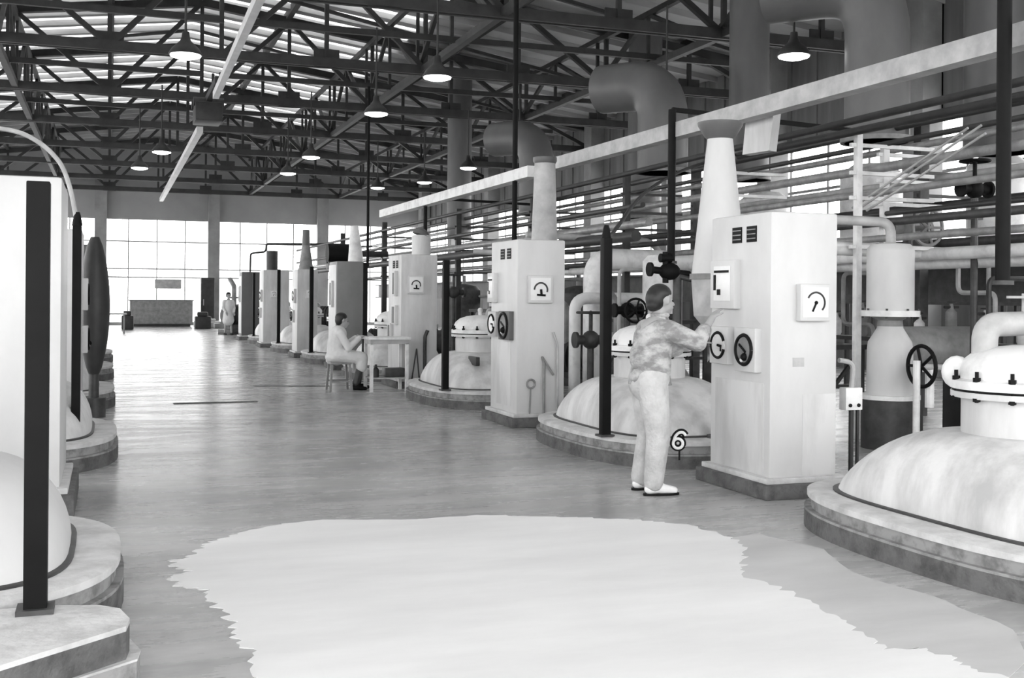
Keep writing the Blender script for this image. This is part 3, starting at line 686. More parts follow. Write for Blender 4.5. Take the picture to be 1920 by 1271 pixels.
# ------------------------------------------------------------------ receiver behind near dome
def handwheel(par, c, R, axis, mat=black, r=None):
    m = MB(); m.torus(c, R, r or R*.1, axis, 24, 8, arms=5); m.ball(c, R*.16, 8); return m.build('handwheel', mat, par)
def receiver(x, y, label, wheel=True):
    t = thing('receiver_column', label, 'vessel column', (x, y, 0), group='white receiver columns behind the domes')
    m = MB(); m.lathe([(.28, 0), (.28, .5)], n=24); m.build('base', dark2, t)
    m = MB(); m.lathe([(.3, .5), (.3, .545)], n=28); m.build('base_flange', white2, t)
    m = MB(); m.lathe([(.23, .545), (.225, 1.0), (.215, 1.08), (.13, 1.22), (.12, 1.26)], n=28); m.build('lower_body', white, t)
    m = MB(); m.lathe([(.13, 1.24), (.12, 1.3), (.2, 1.34)], n=24); m.build('neck', mid, t)
    m = MB(); m.lathe([(.29, 1.34), (.29, 1.4), (.235, 1.4)], n=28); m.build('flange', white2, t)
    m = MB(); m.lathe([(.235, 1.4), (.235, 2.0), (.225, 2.04), (.19, 2.075), (.05, 2.09)], n=32); m.build('drum', white, t)
    for k in range(8):
        a = 2*PI*k/8; m = MB(); m.cyl((math.cos(a)*.27, math.sin(a)*.27, 1.32), (math.cos(a)*.27, math.sin(a)*.27, 1.42), .012, n=6); m.build('bolt', dark, t)
    m = MB(); m.tube(bend([(.0, 0, 2.05), (0, 0, 2.3), (-.5, .3, 2.33)], .15, 8), .05, 12); m.build('top_elbow', pale, t)
    if wheel:
        handwheel(t, (-.02, -.5, .86), .2, 'x')
        m = MB(); m.cyl((-.02, -.5, .86), (.36, -.5, .84), .03, n=10); m.cyl((.3, -.5, .84), (.42, -.5, .84), .055, n=12); m.build('wheel_shaft', pale, t)
        m = MB(); m.cyl((-.12, -.55, 0), (-.12, -.55, .92), .035, n=10); m.build('prop', white2, t)
        m = MB(); m.cyl((.12, -.45, .45), (.12, -.45, .8), .045, n=10); m.cyl((.12, -.45, .8), (.12, -.45, .83), .07, n=10); m.build('valve_body', white2, t)
    return t
r0 = receiver(7.5, 9.45, 'white receiver column with a handwheel, right of the nearest cabinet')
dup(r0, (6.7, 19.0, 0), label='white receiver column between second and third cabinet')
dup(r0, (6.6, 25.0, 0), label='white receiver column left of the third cabinet')
pipe([(6.4, 10.3, 2.09), (9.5, 10.3, 2.02)], .075, 'stout white pipe right of the nearest cabinet, behind receiver drum', white2, name='process_pipe', group='stout white pipes', n=16)
pipe([(9.3, 15.7, 2.08), (6.98, 15.7, 2.1), (6.98, 15.7, .01)], .17, 'thick white elbow pipe between second cabinet and standing person', white2, .3, name='process_pipe', group='stout white pipes', n=20)
pipe([(7.6, 14.8, 1.5), (6.28, 14.8, 1.5), (6.28, 14.8, .01)], .085, 'slimmer white elbow pipe below the thick one', white2, .2, name='process_pipe', group='stout white pipes', n=16)
pipe([(6.2, 16.6, 2.5), (8.4, 16.6, 2.45), (8.6, 16.6, 2.2)], .05, 'grey pipe with drooping end above the thick elbow pipe', pale, .15, name='process_pipe', group='stout white pipes')
pipe([(8.8, 8.6, 1.95), (8.8, 13.5, 1.95)], .09, 'white pipe low at the right, running beside the girder', white2, name='process_pipe', group='stout white pipes')
# drum between 2nd cabinet and the person
t = thing('small_drum', 'pale upright drum behind the standing person', 'drum', (6.9, 13.4, 0))
m = MB(); m.lathe([(.2, 1.3), (.22, 1.36), (.22, 2.0), (.15, 2.08)], n=24); m.build('shell', white2, t)
m = MB(); m.cyl((0, 0, 0), (0, 0, 1.32), .07); m.build('stand', dark2, t)
t = thing('small_drum', 'lidded white drum left of the second cabinet', 'drum', (6.4, 17.1, 0))
m = MB(); m.lathe([(.15, 1.55), (.27, 1.7), (.29, 1.95), (.3, 2.0), (.34, 2.0), (.34, 2.05), (.2, 2.12)], n=24); m.build('shell', white2, t)
m = MB(); m.cyl((0, 0, 0), (0, 0, 1.56), .09); m.build('stand', dark2, t)
for k in range(8):
    a = 2*PI*k/8; m = MB(); m.cyl((.32*math.cos(a), .32*math.sin(a), 1.98), (.32*math.cos(a), .32*math.sin(a), 2.12), .015, n=6); m.build('bolt', dark, t)

# valves
def valve(x, y, z, label, R=.14, axis='y', stand=True, mat=black):
    t = thing('gate_valve', label, 'valve', (x, y, z), group='valves of the right row')
    m = MB(); m.ball((0, 0, 0), (R*.7, R*.6, R*.7)); m.cyl((-R*1.2, 0, 0), (R*1.2, 0, 0), R*.35); m.cyl((-R*1.3, 0, 0), (-R*1.1, 0, 0), R*.6); m.cyl((R*1.1, 0, 0), (R*1.3, 0, 0), R*.6); m.build('body', mat, t)
    if axis == 'z': m = MB(); m.cyl((0, 0, 0), (0, 0, R*2), R*.15); m.build('stem', mat, t); handwheel(t, (0, 0, R*2), R, 'z', mat)
    else: m = MB(); m.cyl((0, 0, 0), (0, -R*1.6, 0), R*.15); m.build('stem', mat, t); handwheel(t, (0, -R*1.6, 0), R, 'y', mat)
    if stand: m = MB(); m.cyl((0, 0, -z), (0, 0, 0), R*.25, n=10); m.build('riser', dark2, t)
    return t
t = thing('valve_cluster', 'dark valve cluster with handwheel under the armed pole', 'valve', (6.05, 11.3, 1.78), group='valves of the right row')
m = MB(); m.ball((-.1, 0, .03), (.13, .1, .1)); m.cyl((-.35, 0, .05), (.15, 0, 0), .04); m.cyl((-.36, 0, .05), (-.33, 0, .05), .08); m.cyl((-.15, 0, -.1), (-.15, 0, .25), .035); m.cyl((-.22, 0, .18), (-.08, 0, .18), .05); m.build('body', black, t)
handwheel(t, (.22, -.22, -.1), .14, 'y', dark2); m = MB(); m.cyl((.0, 0, -.02), (.22, -.22, -.1), .03); m.build('stem', dark2, t)
m = MB(); m.cyl((0, 0, -1.78), (0, 0, 0), .05); m.build('riser', dark2, t)

# grimy machinery between and behind the domes
def pump(x, y, label, s=1.0, rz=0, mat=dark2, pipe_=True):
    t = thing('pump', label, 'pump', (x, y, 0), rz, group='dark pumps behind the right row')
    m = MB(); m.box((-.45*s, -.22*s, 0), (.45*s, .22*s, .1*s), .01); m.build('bed_plate', mat, t)
    m = MB(); m.cyl((-.42*s, 0, .38*s), (.02*s, 0, .38*s), .2*s, n=20)
    for k in range(6): m.cyl((-.38*s + k*.07*s, 0, .38*s), (-.36*s + k*.07*s, 0, .38*s), .22*s, n=20)
    m.box((-.34*s, -.12*s, .08*s), (-.06*s, .12*s, .25*s)); m.build('motor', mat, t)
    m = MB(); m.cyl((.12*s, 0, .36*s), (.3*s, 0, .36*s), .24*s, n=24); m.box((.14*s, -.14*s, .08*s), (.28*s, .14*s, .3*s)); m.cyl((.02*s, 0, .37*s), (.14*s, 0, .37*s), .05*s); m.build('casing', dark, t)
    if pipe_: m = MB(); m.tube(bend([(.21*s, .12*s, .5*s), (.21*s, .12*s, 1.0*s), (.5*s, .2*s, 1.15*s)], .12), .055*s, 10); m.cyl((.21*s, .12*s, .72*s), (.21*s, .12*s, .76*s), .1*s); m.build('discharge_pipe', mid, t)
    return t
spots = [(6.75, 6.6, 'dark pump just right of the nearest cabinet foot'), (8.9, 7.0, 'dark pump right of the handwheel of the receiver column'), (6.55, 12.6, 'dark pump behind the second dome'), (6.75, 13.9, 'dark pump right of the second cabinet'), (8.4, 14.0, 'dark pump seen past the standing person'), (7.7, 17.7, 'dark pump behind the third dome'), (8.0, 18.6, 'dark pump far behind the second cabinet'), (6.4, 23.5, 'dark pump behind the fourth dome'), (6.3, 28.2, 'dark pump behind the fifth dome')]
for i, (x, y, l) in enumerate(spots): pump(x, y, l, 1.15 + .2 * (i % 2) if i > 1 else .8, .4 * i, pipe_=i > 1)
vs = [(6.2, 12.9, 1.35, 'handwheel valve in the gap right of the second cabinet'), (6.0, 13.6, .95, 'low handwheel valve right of the second cabinet'), (7.9, 12.2, 1.2, 'handwheel valve behind the second dome'), (9.1, 7.8, 1.35, 'handwheel valve above the nearest dome'), (9.7, 8.8, 1.25, 'valve among dark machines near the right edge'), (6.7, 19.8, 1.1, 'low valve left of the second cabinet'), (6.4, 24.0, 1.3, 'valve between third and fourth cabinet'), (6.7, 22.2, 1.6, 'higher valve between third and fourth cabinet'), (8.9, 10.9, 2.35, 'valve set high in the near pipe rack'), (8.7, 9.6, 2.7, 'valve beside the slanting pipes of the rack')]
for i, (x, y, z, l) in enumerate(vs): valve(x, y, z, l, .15 + .03 * (i % 3), ('y', 'z')[i % 2], True, (black, dark2, mid)[i % 3])
# grey horizontal drum & tanks behind the right row, low dark frames
t = thing('horizontal_tank', 'grey round-ended tank behind the receiver column', 'tank', (8.6, 9.9, 0))
m = MB(); m.tube([(-.55, .2, .98), (-.5, .2, .98), (.5, .2, .98), (.55, .2, .98)], [.16, .24, .24, .16], 24); m.build('shell', mid, t)
for k in (-.3, .3): m = MB(); m.box((k-.04, .05, 0), (k+.04, .35, .85)); m.build('saddle', dark, t)
for i, (x, y, h, r, l) in enumerate(((9.5, 14.1, 1.5, .35, 'grey tank low behind the rack at right'), (9.3, 18.0, 1.6, .35, 'dark tank far behind the second dome'), (9.2, 21.5, 1.7, .4, 'dark tank between second and third cabinet'), (8.9, 24.5, 1.7, .4, 'dark tank behind the third cabinet'), (9.2, 29.5, 1.8, .45, 'dark tank behind the fourth cabinet'))):
    t = thing('upright_tank', l, 'tank', (x, y, 0), group='dark tanks behind the right row')
    m = MB(); m.lathe([(r, .15), (r, h - .1), (r*.8, h), (r*.2, h + .06)], n=24); m.build('shell', (mid, dark2)[i > 0], t)
    m = MB(); m.lathe([(r*1.1, 0), (r*1.1, .15)], n=24); m.build('base', dark, t)
    m = MB(); m.cyl((0, 0, h), (0, 0, h + .3), .05, n=10); m.build('nozzle', mid, t)
# equipment platform frames (dark) along the back
def frame_stand(x, y, w, d, h, label):
    t = thing('equipment_frame', label, 'frame', (x, y, 0), group='dark frames behind the right row')
    for i in (0, 1):
        for j in (0, 1): m = MB(); m.box((i*w-.03, j*d-.03, 0), (i*w+.03, j*d+.03, h)); m.build('leg', dark, t)
    m = MB(); m.box((-.05, -.05, h), (w+.05, d+.05, h+.06)); m.build('deck', dark2, t)
    for yy in (0, d): m = MB(); m.bar((0, yy, h*.5), (w, yy, h*.5), .05); m.build('cross_bar', dark, t)
    m = MB(); m.bar((0, 0, 0.1), (w, 0, h), .04); m.build('brace', dark, t)
    return t
for x, y, w_, d_2, h, l in ((7.75, 7.7, 1.2, .9, .48, 'low dark frame carrying small fittings right of the nearest cabinet'), (8.0, 11.5, .7, 1.6, .9, 'dark frame behind the receiver column'), (8.05, 15.95, 1.0, 1.6, 1.1, 'dark frame behind the thick white elbow'), (7.0, 20.7, 1.5, 1.2, 1.2, 'dark frame between second and third cabinet')): frame_stand(x, y, w_, d_2, h, l)
# junction box by the nearest cabinet
t = thing('junction_box', 'small white box on a stalk right of the nearest cabinet', 'box', (5.62, 7.55, 0))
m = MB(); m.box((-.08, -.04, .62), (.08, .05, .8), .008); m.build('case', white2, t)
m = MB(); m.cyl((0, 0, 0), (0, 0, .62), .02, n=8); m.cyl((.06, 0, 0), (.06, 0, .62), .015, n=8); m.build('stalk', dark, t)
m = MB(); m.tube(bend([(.0, 0, .8), (.02, 0, 1.0), (-.12, 0, 1.02)], .08), .02, 8); m.build('cable', pale, t)
for k in (-.04, .04): m = MB(); m.cyl((k, -.05, .66), (k, -.035, .66), .015, n=8); m.build('knob', black, t)
names = ['nearest the right edge', 'second from the right edge', 'third from the right edge', 'fourth from the right edge', 'fifth from the right edge', 'sixth from the right edge', 'seventh from the right edge', 'eighth from the right edge', 'ninth from the right edge', 'last of the row, beside the receiver column']
m = MB(); m.box((9.2, 7.6, .98), (9.45, 13.2, 1.03)); 
for yy in (7.7, 9.5, 11.3, 13.1): m.box((9.3, yy - .03, 0), (9.36, yy + .03, .98))
tag(m.build('fitting_shelf', dark), 'dark shelf carrying small white fittings at the right', 'shelf')
for k in range(10):
    y = 7.9 + .55 * k
    t = thing('small_filter', 'small pale filter on the dark shelf, ' + names[k], 'filter', (9.32, y, 1.03), group='small filters on the dark shelf')
    h_ = .2 + .07 * (k % 3)
    m = MB(); m.lathe([(.05, 0), (.065, .03), (.065, h_), (.03, h_ + .04), (.02, h_ + .1)], n=14); m.build('bowl', (white2, pale, mid)[k % 3], t)
    m = MB(); m.cyl((-.1, 0, h_ + .06), (.1, 0, h_ + .06), .018, n=8); m.torus((0, 0, h_ + .12), .05, .008, 'z', 14, 6, arms=3); m.build('fitting', dark, t)
for k, (x0, y0, x1, z0, z1, mt, l) in enumerate(((9.05, 8.0, 9.7, 1.55, 1.9, pale, 'bent pale tube nearest the right edge'), (8.9, 9.0, 9.9, 1.3, 1.75, dark2, 'bent dark tube beside the receiver drum'), (9.55, 10.2, 10.1, 1.6, 2.0, pale, 'bent pale tube behind the receiver drum'), (8.8, 11.4, 9.8, 1.2, 1.85, mid, 'bent grey tube left of the receiver drum'), (6.6, 13.4, 7.6, 1.0, 1.9, pale, 'bent pale tube behind the second dome'), (6.5, 15.9, 7.4, 1.1, 1.8, mid, 'bent grey tube right of the second cabinet'))):
    pipe([(x0, y0, .02), (x0, y0, z0), (x0, y0 + .6, z0), (x0, y0 + .6, z1), (x1, y0 + .7, z1), (x1, y0 + .7, .02)], .028, l, mt, .1, group='bent small tubes among the machines', name='bent_tube', n=8)

# far rack tanks seen as bright white shapes beyond
for i, (x, y, r, z0, z1, l) in enumerate(((11.9, 15.5, .5, 2.3, 3.6, 'white tank standing behind the near rack'), (12.4, 19.5, .5, 2.3, 3.5, 'white tank behind the rack above the standing person'), (12.4, 13.2, .45, 2.3, 3.5, 'white tank behind the slanting pipes'))):
    t = thing('storage_tank', l, 'tank', (x, y, 0), group='white tanks near the right wall')
    m = MB(); m.lathe([(r*.6, z0 - .15), (r, z0), (r, z1), (r*.6, z1 + .15)], n=28); m.build('shell', white2, t)
    for k in range(3): a = 2*PI*k/3; m = MB(); m.cyl((r*.8*math.cos(a), r*.8*math.sin(a), 0), (r*.8*math.cos(a), r*.8*math.sin(a), z0), .05, n=8); m.build('leg', dark, t)

# number plate on the second dome curb
c = onx(1274, 824, 4.2)
t = thing('number_sign', 'black-rimmed white figure six leaning on the second dome curb', 'sign', (4.2, c.y, c.z))
d = Vector((c.x, c.y, 0)).normalized(); Rm = Matrix((Vector((d.y, -d.x, 0)), Vector((0, 0, 1)), -d)).transposed().to_4x4()
def six(scale, thick, z0, mat, name):
    M = Rm @ Matrix.Rotation(-.38, 4, 'Z')
    m = MB(M); s_ = scale
    m.torus((0, -.028*s_, z0), .034*s_, thick, 'z', 24, 8)
    arc = [(-.034*s_, -.028*s_, z0), (-.036*s_, .012*s_, z0), (-.022*s_, .045*s_, z0), (.004*s_, .058*s_, z0), (.03*s_, .046*s_, z0)]
    m.tube(curve_pts(arc, 5), thick, 8); return m.build(name, mat, t)
six(1.1, .026, 0, black, 'rim'); six(1.1, .0125, .018, shoe_m, 'figure')
m = MB(Rm); m.bar((0, -.05, 0), (0, -.16, .0), .015, .01); m.build('stake', black, t)

# ------------------------------------------------------------------ table, stool
t = thing('small_table', 'small white table in front of the third cabinet', 'table', (3.83, 17.25, 0))
m = MB(); m.box((0, 0, .82), (.68, .55, .86), .006); m.build('tabletop', white2, t)
m = MB(); m.box((.03, .03, .75), (.65, .52, .82)); m.build('apron', pale, t)
for i in (0, 1):
    for j in (0, 1):
        m = MB(); m.box((.03+i*.57, .03+j*.44, 0), (.08+i*.57, .08+j*.44, .76)); m.build('leg', white2, t)
m = MB(); m.box((.05, .05, .2), (.63, .5, .22)); m.build('lower_shelf', pale, t)
m = MB(); m.lathe([(.05, 0), (.05, .12), (.02, .16), (.02, .2)], (0, 0, 0), n=12); o = m.build('bottle', dark); o.location = (4.0, 17.5, .22); tag(o, 'dark bottle on the lower shelf of the small table', 'bottle')
m = MB(); m.box((-.16, -.12, 0), (.16, .12, .14), .01); o = m.build('parcel', dark2); o.location = (4.3, 17.55, .22); tag(o, 'dark box on the lower shelf of the small table', 'box')
t = thing('stool', 'plain stool the seated person sits on', 'stool', (3.46, 17.75, 0))
m = MB(); m.box((-.17, -.17, .42), (.17, .17, .46), .01); m.build('seat', mid, t)
for i in (-1, 1):
    for j in (-1, 1): m = MB(); m.bar((i*.17, j*.17, 0), (i*.14, j*.14, .42), .035); m.build('leg', mid, t)
m = MB(); m.bar((-.16, -.16, .15), (.16, -.16, .15), .025); m.bar((-.16, .16, .15), (.16, .16, .15), .025); m.build('stretcher', mid, t)

# ------------------------------------------------------------------ people
def blob(name, caps, balls, vox, mat, par, sm=6):
    m = MB()
    for p0, p1, r0, r1 in caps:
        m.cyl(p0, p1, r0, r1, 14); m.ball(p0, r0 * .999, 12); m.ball(p1, r1 * .999, 12)
    for c, r in balls: m.ball(c, r, 16)
    o = m.build(name, mat, par, sharp=180)
    md = o.modifiers.new('join', 'REMESH'); md.mode = 'VOXEL'; md.voxel_size = vox; md.use_smooth_shade = True
    md = o.modifiers.new('soften', 'SMOOTH'); md.factor = .5; md.iterations = sm
    return o
def hand(par, wrist, d, up, side, curl=.3, s=1.0):
    """palm and five fingers; d: pointing direction, up: back of hand, side: thumb side sign"""
    w = Vector(wrist); d = Vector(d).normalized(); up = Vector(up); up = (up - d * up.dot(d)).normalized(); a = d.cross(up).normalized() * side
    caps = []
    for k in range(4):
        o = (k - 1.5) * .019 * s; base = w + d * .085 * s - a * o * 1.0
        caps.append((w + d * .01 * s - a * o * .6, base, .013 * s, .0115 * s))
        L = (.068, .078, .073, .058)[k] * s
        dd = d; p = base
        for q, f in ((.45, 1), (.32, 1), (.25, 1)):
            dd = (dd - up * curl * .7).normalized(); n_ = p + dd * L * q; caps.append((p, n_, .0085 * s, .0075 * s)); p = n_
    th = w + d * .03 * s + a * .025 * s; t1 = th + (d * .6 + a * .7 - up * .2).normalized() * .04 * s; t2 = t1 + (d * .9 + a * .2 - up * .3).normalized() * .032 * s
    caps += [(w + d * .01 * s, th, .016 * s, .013 * s), (th, t1, .012 * s, .010 * s), (t1, t2, .0095 * s, .008 * s)]
    return caps
def head(balls, caps, c, f=(1, 0, 0), s=1.0):
    """skull, jaw, nose, ears, chin around centre c, looking along f"""
    c = Vector(c); f = Vector(f).normalized(); r = Vector((f.y, -f.x, 0)).normalized()
    balls += [(c + Vector((0,0,.02))*s - f*.012*s, .088*s), (c + f*.025*s - Vector((0,0,.035))*s, .066*s), (c + f*.05*s - Vector((0,0,.075))*s, .034*s)]
    caps += [(c + f*.088*s + Vector((0,0,.015))*s, c + f*.106*s - Vector((0,0,.02))*s, .009*s, .014*s), (c + f*.085*s + r*.022*s - Vector((0,0,.048))*s, c + f*.085*s - r*.022*s - Vector((0,0,.048))*s, .009*s, .009*s)]
    for sg in (-1, 1):
        e = c + r*.082*s*sg - Vector((0,0,.005))*s; caps.append((e + Vector((0,0,.018))*s, e - Vector((0,0,.02))*s, .014*s, .010*s))
    return f, r
def eyes(par, c, f, r, s=1.0):
    m = MB(); c = Vector(c)
    for sg in (-1, 1): m.ball(c + f*.083*s + r*.031*s*sg + Vector((0,0,.008))*s, .0095*s, 8)
    m.build('eyes', hair_m, par)

# --- standing person at the nearest cabinet (local +x faces the cabinet)
P1 = thing('person', 'standing person in pale work clothes and white shoes reaching to the cabinet', 'person', (3.94, 7.78, 0))
balls, caps = [], []
hc = (.11, .03, 1.49); f, r_ = head(balls, caps, hc, (1, .12, -.15))
caps += [((.06, .02, 1.30), (.095, .03, 1.42), .055, .052), ((.0, 0, .86), (.03, .02, 1.08), .13, .11), ((.03, .02, 1.08), (.05, .02, 1.24), .11, .13), ((.05, -.15, 1.27), (.05, .18, 1.27), .06, .06)]
balls += [((0, -.06, .86), .12), ((0, .08, .86), .12)]
RS, RE, RW = Vector((.06, -.17, 1.26)), Vector((.28, -.22, 1.17)), Vector((.47, -.11, 1.35))
LS, LE, LW = Vector((.06, .2, 1.26)), Vector((.28, .28, 1.08)), Vector((.5, .22, 1.12))
RH = (Vector((.66, .03, 1.5)) - RW).normalized(); LH = Vector((.9, -.1, .3))
caps += [(RS, RE, .05, .04), (RE, RW, .038, .027), (LS, LE, .05, .04), (LE, LW, .038, .027)]
caps += hand(P1, RW, RH, (-.5, 0, 1), 1, .25); caps += hand(P1, LW, LH, (0, 0, 1), -1, .3)
RHp, LHp = Vector((-.03, -.09, .84)), Vector((0, .09, .84)); RK, LK = Vector((.02, -.1, .45)), Vector((.05, .12, .46)); RA, LA = Vector((-.02, -.1, .1)), Vector((.0, .16, .1))
caps += [(RHp, RK, .08, .055), (RK, RA, .05, .036), (LHp, LK, .08, .055), (LK, LA, .05, .036)]
blob('body', caps, balls, .0075, skin_m, P1, 5); eyes(P1, hc, f, r_)
h = [((.085, .03, 1.535), (.098, .093, .085)), ((.05, .03, 1.50), (.075, .09, .1)), ((.03, .03, 1.45), (.05, .075, .05))]
blob('hair', [], h, .009, hair_m, P1, 3)
blob('shirt', [((.005, -.05, .93), (.02, -.05, 1.2), .13, .125), ((.005, .07, .93), (.02, .07, 1.2), .13, .125), ((.035, -.13, 1.255), (.035, .16, 1.255), .085, .085), ((.06, .02, 1.29), (.075, .02, 1.345), .075, .062), (RS, RE + (RE-RS)*.03, .085, .072), (RE, RE.lerp(RW, .5), .07, .058), (LS, LE, .085, .07), (LE, LE.lerp(LW, .4), .068, .056)], [((.0, .01, 1.05), (.155, .2, .16))], .011, shirt_m, P1, 9)
m = MB(); m.lathe([(.175, .84), (.165, .9), (.155, .96)], (.0, .01, 0), n=28, sx=.92, sy=1.15); m.build('shirt_hem', shirt_m, P1)
m = MB(); m.torus((.09, .028, 1.375), .06, .017, 'z', 20, 8, .1*PI, 1.9*PI); m.build('collar', shirt_m, P1)
blob('trousers', [((-.01, -.07, .88), RHp, .13, .125), ((-.01, .08, .88), LHp, .13, .125), (RHp, RK, .125, .095), (RK, RA + Vector((0,0,.0)), .093, .078), (LHp, LK, .12, .093), (LK, LA, .09, .078)], [((-.03, 0, .83), (.135, .18, .12))], .012, trou_m, P1, 6)
for (ax, ay, rot, nm) in ((RA.x, RA.y, -.1, 0), (LA.x, LA.y, .15, 1)):
    c, s_ = math.cos(rot), math.sin(rot)
    q = lambda x, z: (ax + x*c, ay + x*s_, z)
    sh = blob('shoe', [(q(-.03, .05), q(.06, .055), .042, .042), (q(.06, .05), q(.17, .032), .042, .03), (q(-.02, .06), q(-.01, .1), .04, .04)], [], .007, shoe_m, P1, 3)
    m = MB(Matrix.Translation((ax, ay, 0)) @ Matrix.Rotation(rot, 4, 'Z')); m.lathe([(1, 0), (1, .016)], (.065, 0, 0), n=24, sx=.145, sy=.047, ex=2.6); m.build('sole', black, sh)

# --- seated person
P2 = thing('person', 'seated person in a white coat bent toward the small table', 'person', (3.44, 17.75, 0))
balls, caps = [], []
hc = (.07, 0, 1.12); f, r_ = head(balls, caps, hc, (1, .0, -.4))
caps += [((.03, 0, .96), (.055, 0, 1.06), .052, .05), ((-.02, 0, .56), (-.03, 0, .75), .12, .11), ((-.03, 0, .75), (0, 0, .9), .11, .12), ((0, -.16, .92), (0, .16, .92), .058, .058)]
for sg in (-1, 1):
    S, E_, W = Vector((.0, .18*sg, .91)), Vector((.12, .22*sg, .68)), Vector((.34, .12*sg, .82 + .04)); caps += [(S, E_, .046, .038), (E_, W, .036, .026)]
    caps += hand(P2, W, (.9, -.2*sg, .05), (0, 0, 1), sg, .25)
    Hh, K, A_ = Vector((0, .09*sg, .54)), Vector((.38, .13*sg, .53)), Vector((.3 + .05*sg, .13*sg, .1)); caps += [(Hh, K, .075, .055), (K, A_, .05, .035)]
blob('body', caps, balls, .009, skin_m, P2, 4); eyes(P2, hc, f, r_)
blob('hair', [], [((.045, 0, 1.16), (.1, .096, .085)), ((.01, 0, 1.12), (.065, .088, .09))], .01, hair_m, P2, 3)
cc = [((-.02, 0, .56), (-.03, 0, .75), .165, .145), ((-.03, 0, .75), (0, 0, .9), .145, .14), ((0, -.16, .91), (0, .16, .91), .075, .075)]
for sg in (-1, 1):
    S, E_, W = Vector((.0, .18*sg, .91)), Vector((.12, .22*sg, .68)), Vector((.34, .12*sg, .86)); cc += [(S, E_, .068, .058), (E_, E_.lerp(W, .85), .056, .045)]
    cc += [(Vector((0, .09*sg, .56)), Vector((.36, .13*sg, .52)), .12, .1), (Vector((.36, .13*sg, .52)), Vector((.35, .14*sg, .38)), .1, .09)]
blob('coat', cc, [((-.04, 0, .53), (.17, .2, .1))], .013, coat_m, P2, 6)
blob('trousers', [c for sg in (-1, 1) for c in (((.1, .1*sg, .54), (.37, .13*sg, .52), .08, .07), ((.38, .13*sg, .52), (.31 + .05*sg, .13*sg, .12), .068, .055))], [], .011, dark2, P2, 4)
for sg in (-1, 1):
    x = .3 + .05*sg; blob('shoe', [((x - .03, .13*sg, .05), (x + .07, .13*sg, .05), .042, .042), ((x + .07, .13*sg, .045), (x + .17, .13*sg, .032), .04, .03)], [], .009, black, P2, 3)

# --- far person in a long white coat
P3 = thing('person', 'distant person in a long white coat walking by the far end', 'person', (4.23, 43.4, 0), -PI/2 + .3)
balls, caps = [], []
hc = (.03, 0, 1.5); f, r_ = head(balls, caps, hc, (1, 0, 0))
caps += [((0, 0, 1.34), (.02, 0, 1.43), .05, .048), ((0, 0, .85), (0, 0, 1.25), .12, .12), ((0, -.15, 1.28), (0, .15, 1.28), .055, .055)]
for sg in (-1, 1):
    S, E_, W = Vector((.0, .17*sg, 1.27)), Vector((.02, .22*sg, 1.02)), Vector((.16, .16*sg, .86)); caps += [(S, E_, .045, .037), (E_, W, .035, .025)]
    caps += hand(P3, W, (.6, -.1*sg, -.6), (.5, 0, .5), sg, .3)
    caps += [(Vector((0, .08*sg, .84)), Vector((.04*sg, .09*sg, .46)), .075, .05), (Vector((.04*sg, .09*sg, .46)), Vector((.1*sg, .09*sg, .1)), .045, .033)]
blob('body', caps, balls, .012, skin_m, P3, 4); eyes(P3, hc, f, r_)
blob('hair', [], [((.0, 0, 1.54), (.1, .098, .09)), ((-.04, 0, 1.5), (.06, .09, .09))], .013, hair_m, P3, 3)
cc = [((0, 0, .6), (0, 0, .95), .21, .16), ((0, 0, .95), (0, 0, 1.2), .16, .16), ((0, -.15, 1.27), (0, .15, 1.27), .075, .075)]
for sg in (-1, 1):
    S, E_, W = Vector((.0, .17*sg, 1.27)), Vector((.02, .22*sg, 1.02)), Vector((.16, .16*sg, .86)); cc += [(S, E_, .068, .058), (E_, E_.lerp(W, .9), .055, .045)]
blob('coat', cc, [((0, 0, .55), (.2, .22, .2))], .015, coat_m, P3, 6)
for sg in (-1, 1): blob('shoe', [((.1*sg - .03, .09*sg, .045), (.1*sg + .13, .09*sg, .035), .042, .032)], [], .01, black, P3, 3)

# ------------------------------------------------------------------ far end clutter
def onf(px, py, y=56.0): return ony(px, py, y)
a, b = onf(243, 607), onf(360, 562)
t = thing('storage_bin', 'large plain grey bin under the far windows', 'bin', (a.x, 55.4, 0))
m = MB(); m.box((0, 0, .12), (b.x - a.x, 1.6, b.z), .03); m.build('body', mid, t)
m = MB(); m.box((-.05, -.05, b.z - .06), (b.x - a.x + .05, 1.65, b.z), .01); m.build('rim', greycab, t)
m = MB(); m.box((.1, .1, 0), (b.x - a.x - .1, 1.5, .12)); m.build('skid', dark, t)
a, b = onf(376, 600, 57), onf(402, 521, 57)
t = thing('dark_locker', 'tall dark locker beside the far middle column', 'locker', (a.x, 56.8, 0)); m = MB(); m.box((0, 0, 0), (b.x - a.x, .6, b.z), .02); m.build('body', dark2, t)
m = MB(); m.box((.05, -.02, .1), (b.x - a.x - .05, 0, b.z - .1), .005); m.build('door', dark, t)
m = MB(); m.box((.1, -.05, 1.0), (.14, -.02, 1.3)); m.build('handle', pale, t)
a = onf(368, 597, 54)
for i, (px, w_, h, mt, l) in enumerate(((385, 1.2, .42, wlow, 'low pale bundle on the floor right of the grey bin'), (425, 1.5, .3, pale, 'flat pale crate below the far middle column'), (372, .7, .75, dark, 'dark heap beside the grey bin'), (237, .5, .8, dark, 'dark box left of the grey bin'))):
    c = ony(px, 600, 54.6 - .1 * i)
    m = MB(); m.box((-w_/2, -.3, 0), (w_/2, .3, h*.75), .06); m.box((-w_*.35, -.22, h*.75), (w_*.3, .22, h), .05); o = m.build('packing_crate', mt); o.location = (c.x, 53.4 - .8 * i, 0); tag(o, l, 'crate', 'crates at the far end')
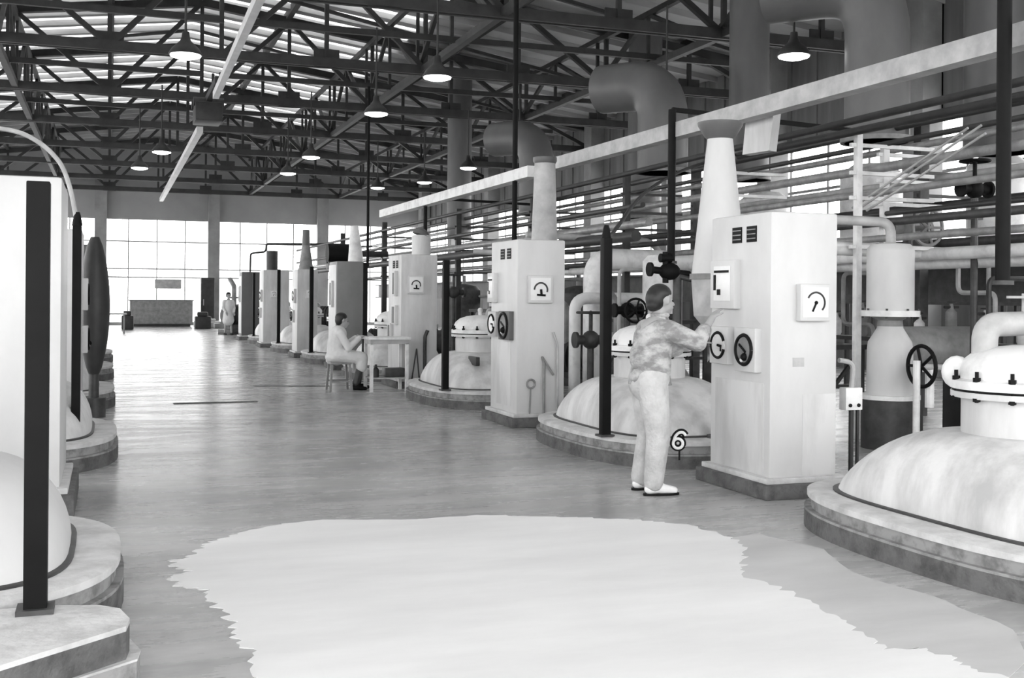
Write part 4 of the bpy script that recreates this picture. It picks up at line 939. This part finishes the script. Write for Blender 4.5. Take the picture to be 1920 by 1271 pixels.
# small table at far left
c = ony(212, 592, 46)
t = thing('work_bench', 'pale bench at the far end of the left row', 'bench', (c.x, 46, 0))
m = MB(); m.box((-.7, -.3, .72), (.5, .3, .78)); m.build('top', pale, t)
for i in (-1, 1):
    for j in (-1, 1): m = MB(); m.box((i*.5 - .13, j*.25 - .03, 0), (i*.5 - .07, j*.25 + .03, .72)); m.build('leg', mid, t)
# poster in the far window, machines behind the far person
a, b = onf(290, 541, 57.8), onf(340, 524, 57.8); m = MB(); m.box((a.x, 57.75, a.z), (b.x, 57.78, b.z)); tag(m.build('notice_board', pale, smooth=False), 'pale grey notice sheet in the far window', 'notice')
for i, (x, y, l) in enumerate(((4.9, 44.5, 'dark machine right of the distant person'), (5.2, 48.5, 'dark machine behind the distant person'), (7.4, 41.5, 'dark machine beyond the farthest cabinet'))): pump(x, y, l, 1.9, .5 + i)
vessel(5.2, 41.2, 'small white dome beyond the farthest cabinet', hx=.8, hy=1.0, lid='knob')

# ------------------------------------------------------------------ light
w = bpy.data.worlds.new('overcast_sky'); scene.world = w; w.use_nodes = True; nt = w.node_tree
bg = nt.nodes['Background']; tc = nd(nt, 'ShaderNodeTexCoord'); sx = nd(nt, 'ShaderNodeSeparateXYZ'); cr = nd(nt, 'ShaderNodeValToRGB')
cr.color_ramp.elements[0].position = .45; cr.color_ramp.elements[0].color = (.45, .45, .45, 1); cr.color_ramp.elements[1].position = .52; cr.color_ramp.elements[1].color = (1, 1, 1, 1)
mr = nd(nt, 'ShaderNodeMapRange'); mr.inputs['From Min'].default_value = -1; mr.inputs['From Max'].default_value = 1
nt.links.new(tc.outputs['Generated'], sx.inputs[0]); nt.links.new(sx.outputs['Z'], mr.inputs[0]); nt.links.new(mr.outputs[0], cr.inputs[0]); nt.links.new(cr.outputs[0], bg.inputs[0])
bg.inputs[1].default_value = 5.0
vs_ = scene.view_settings; vs_.view_transform = 'Standard'; vs_.look = 'None'; vs_.exposure = 0.4; vs_.gamma = 1; vs_.use_curve_mapping = False
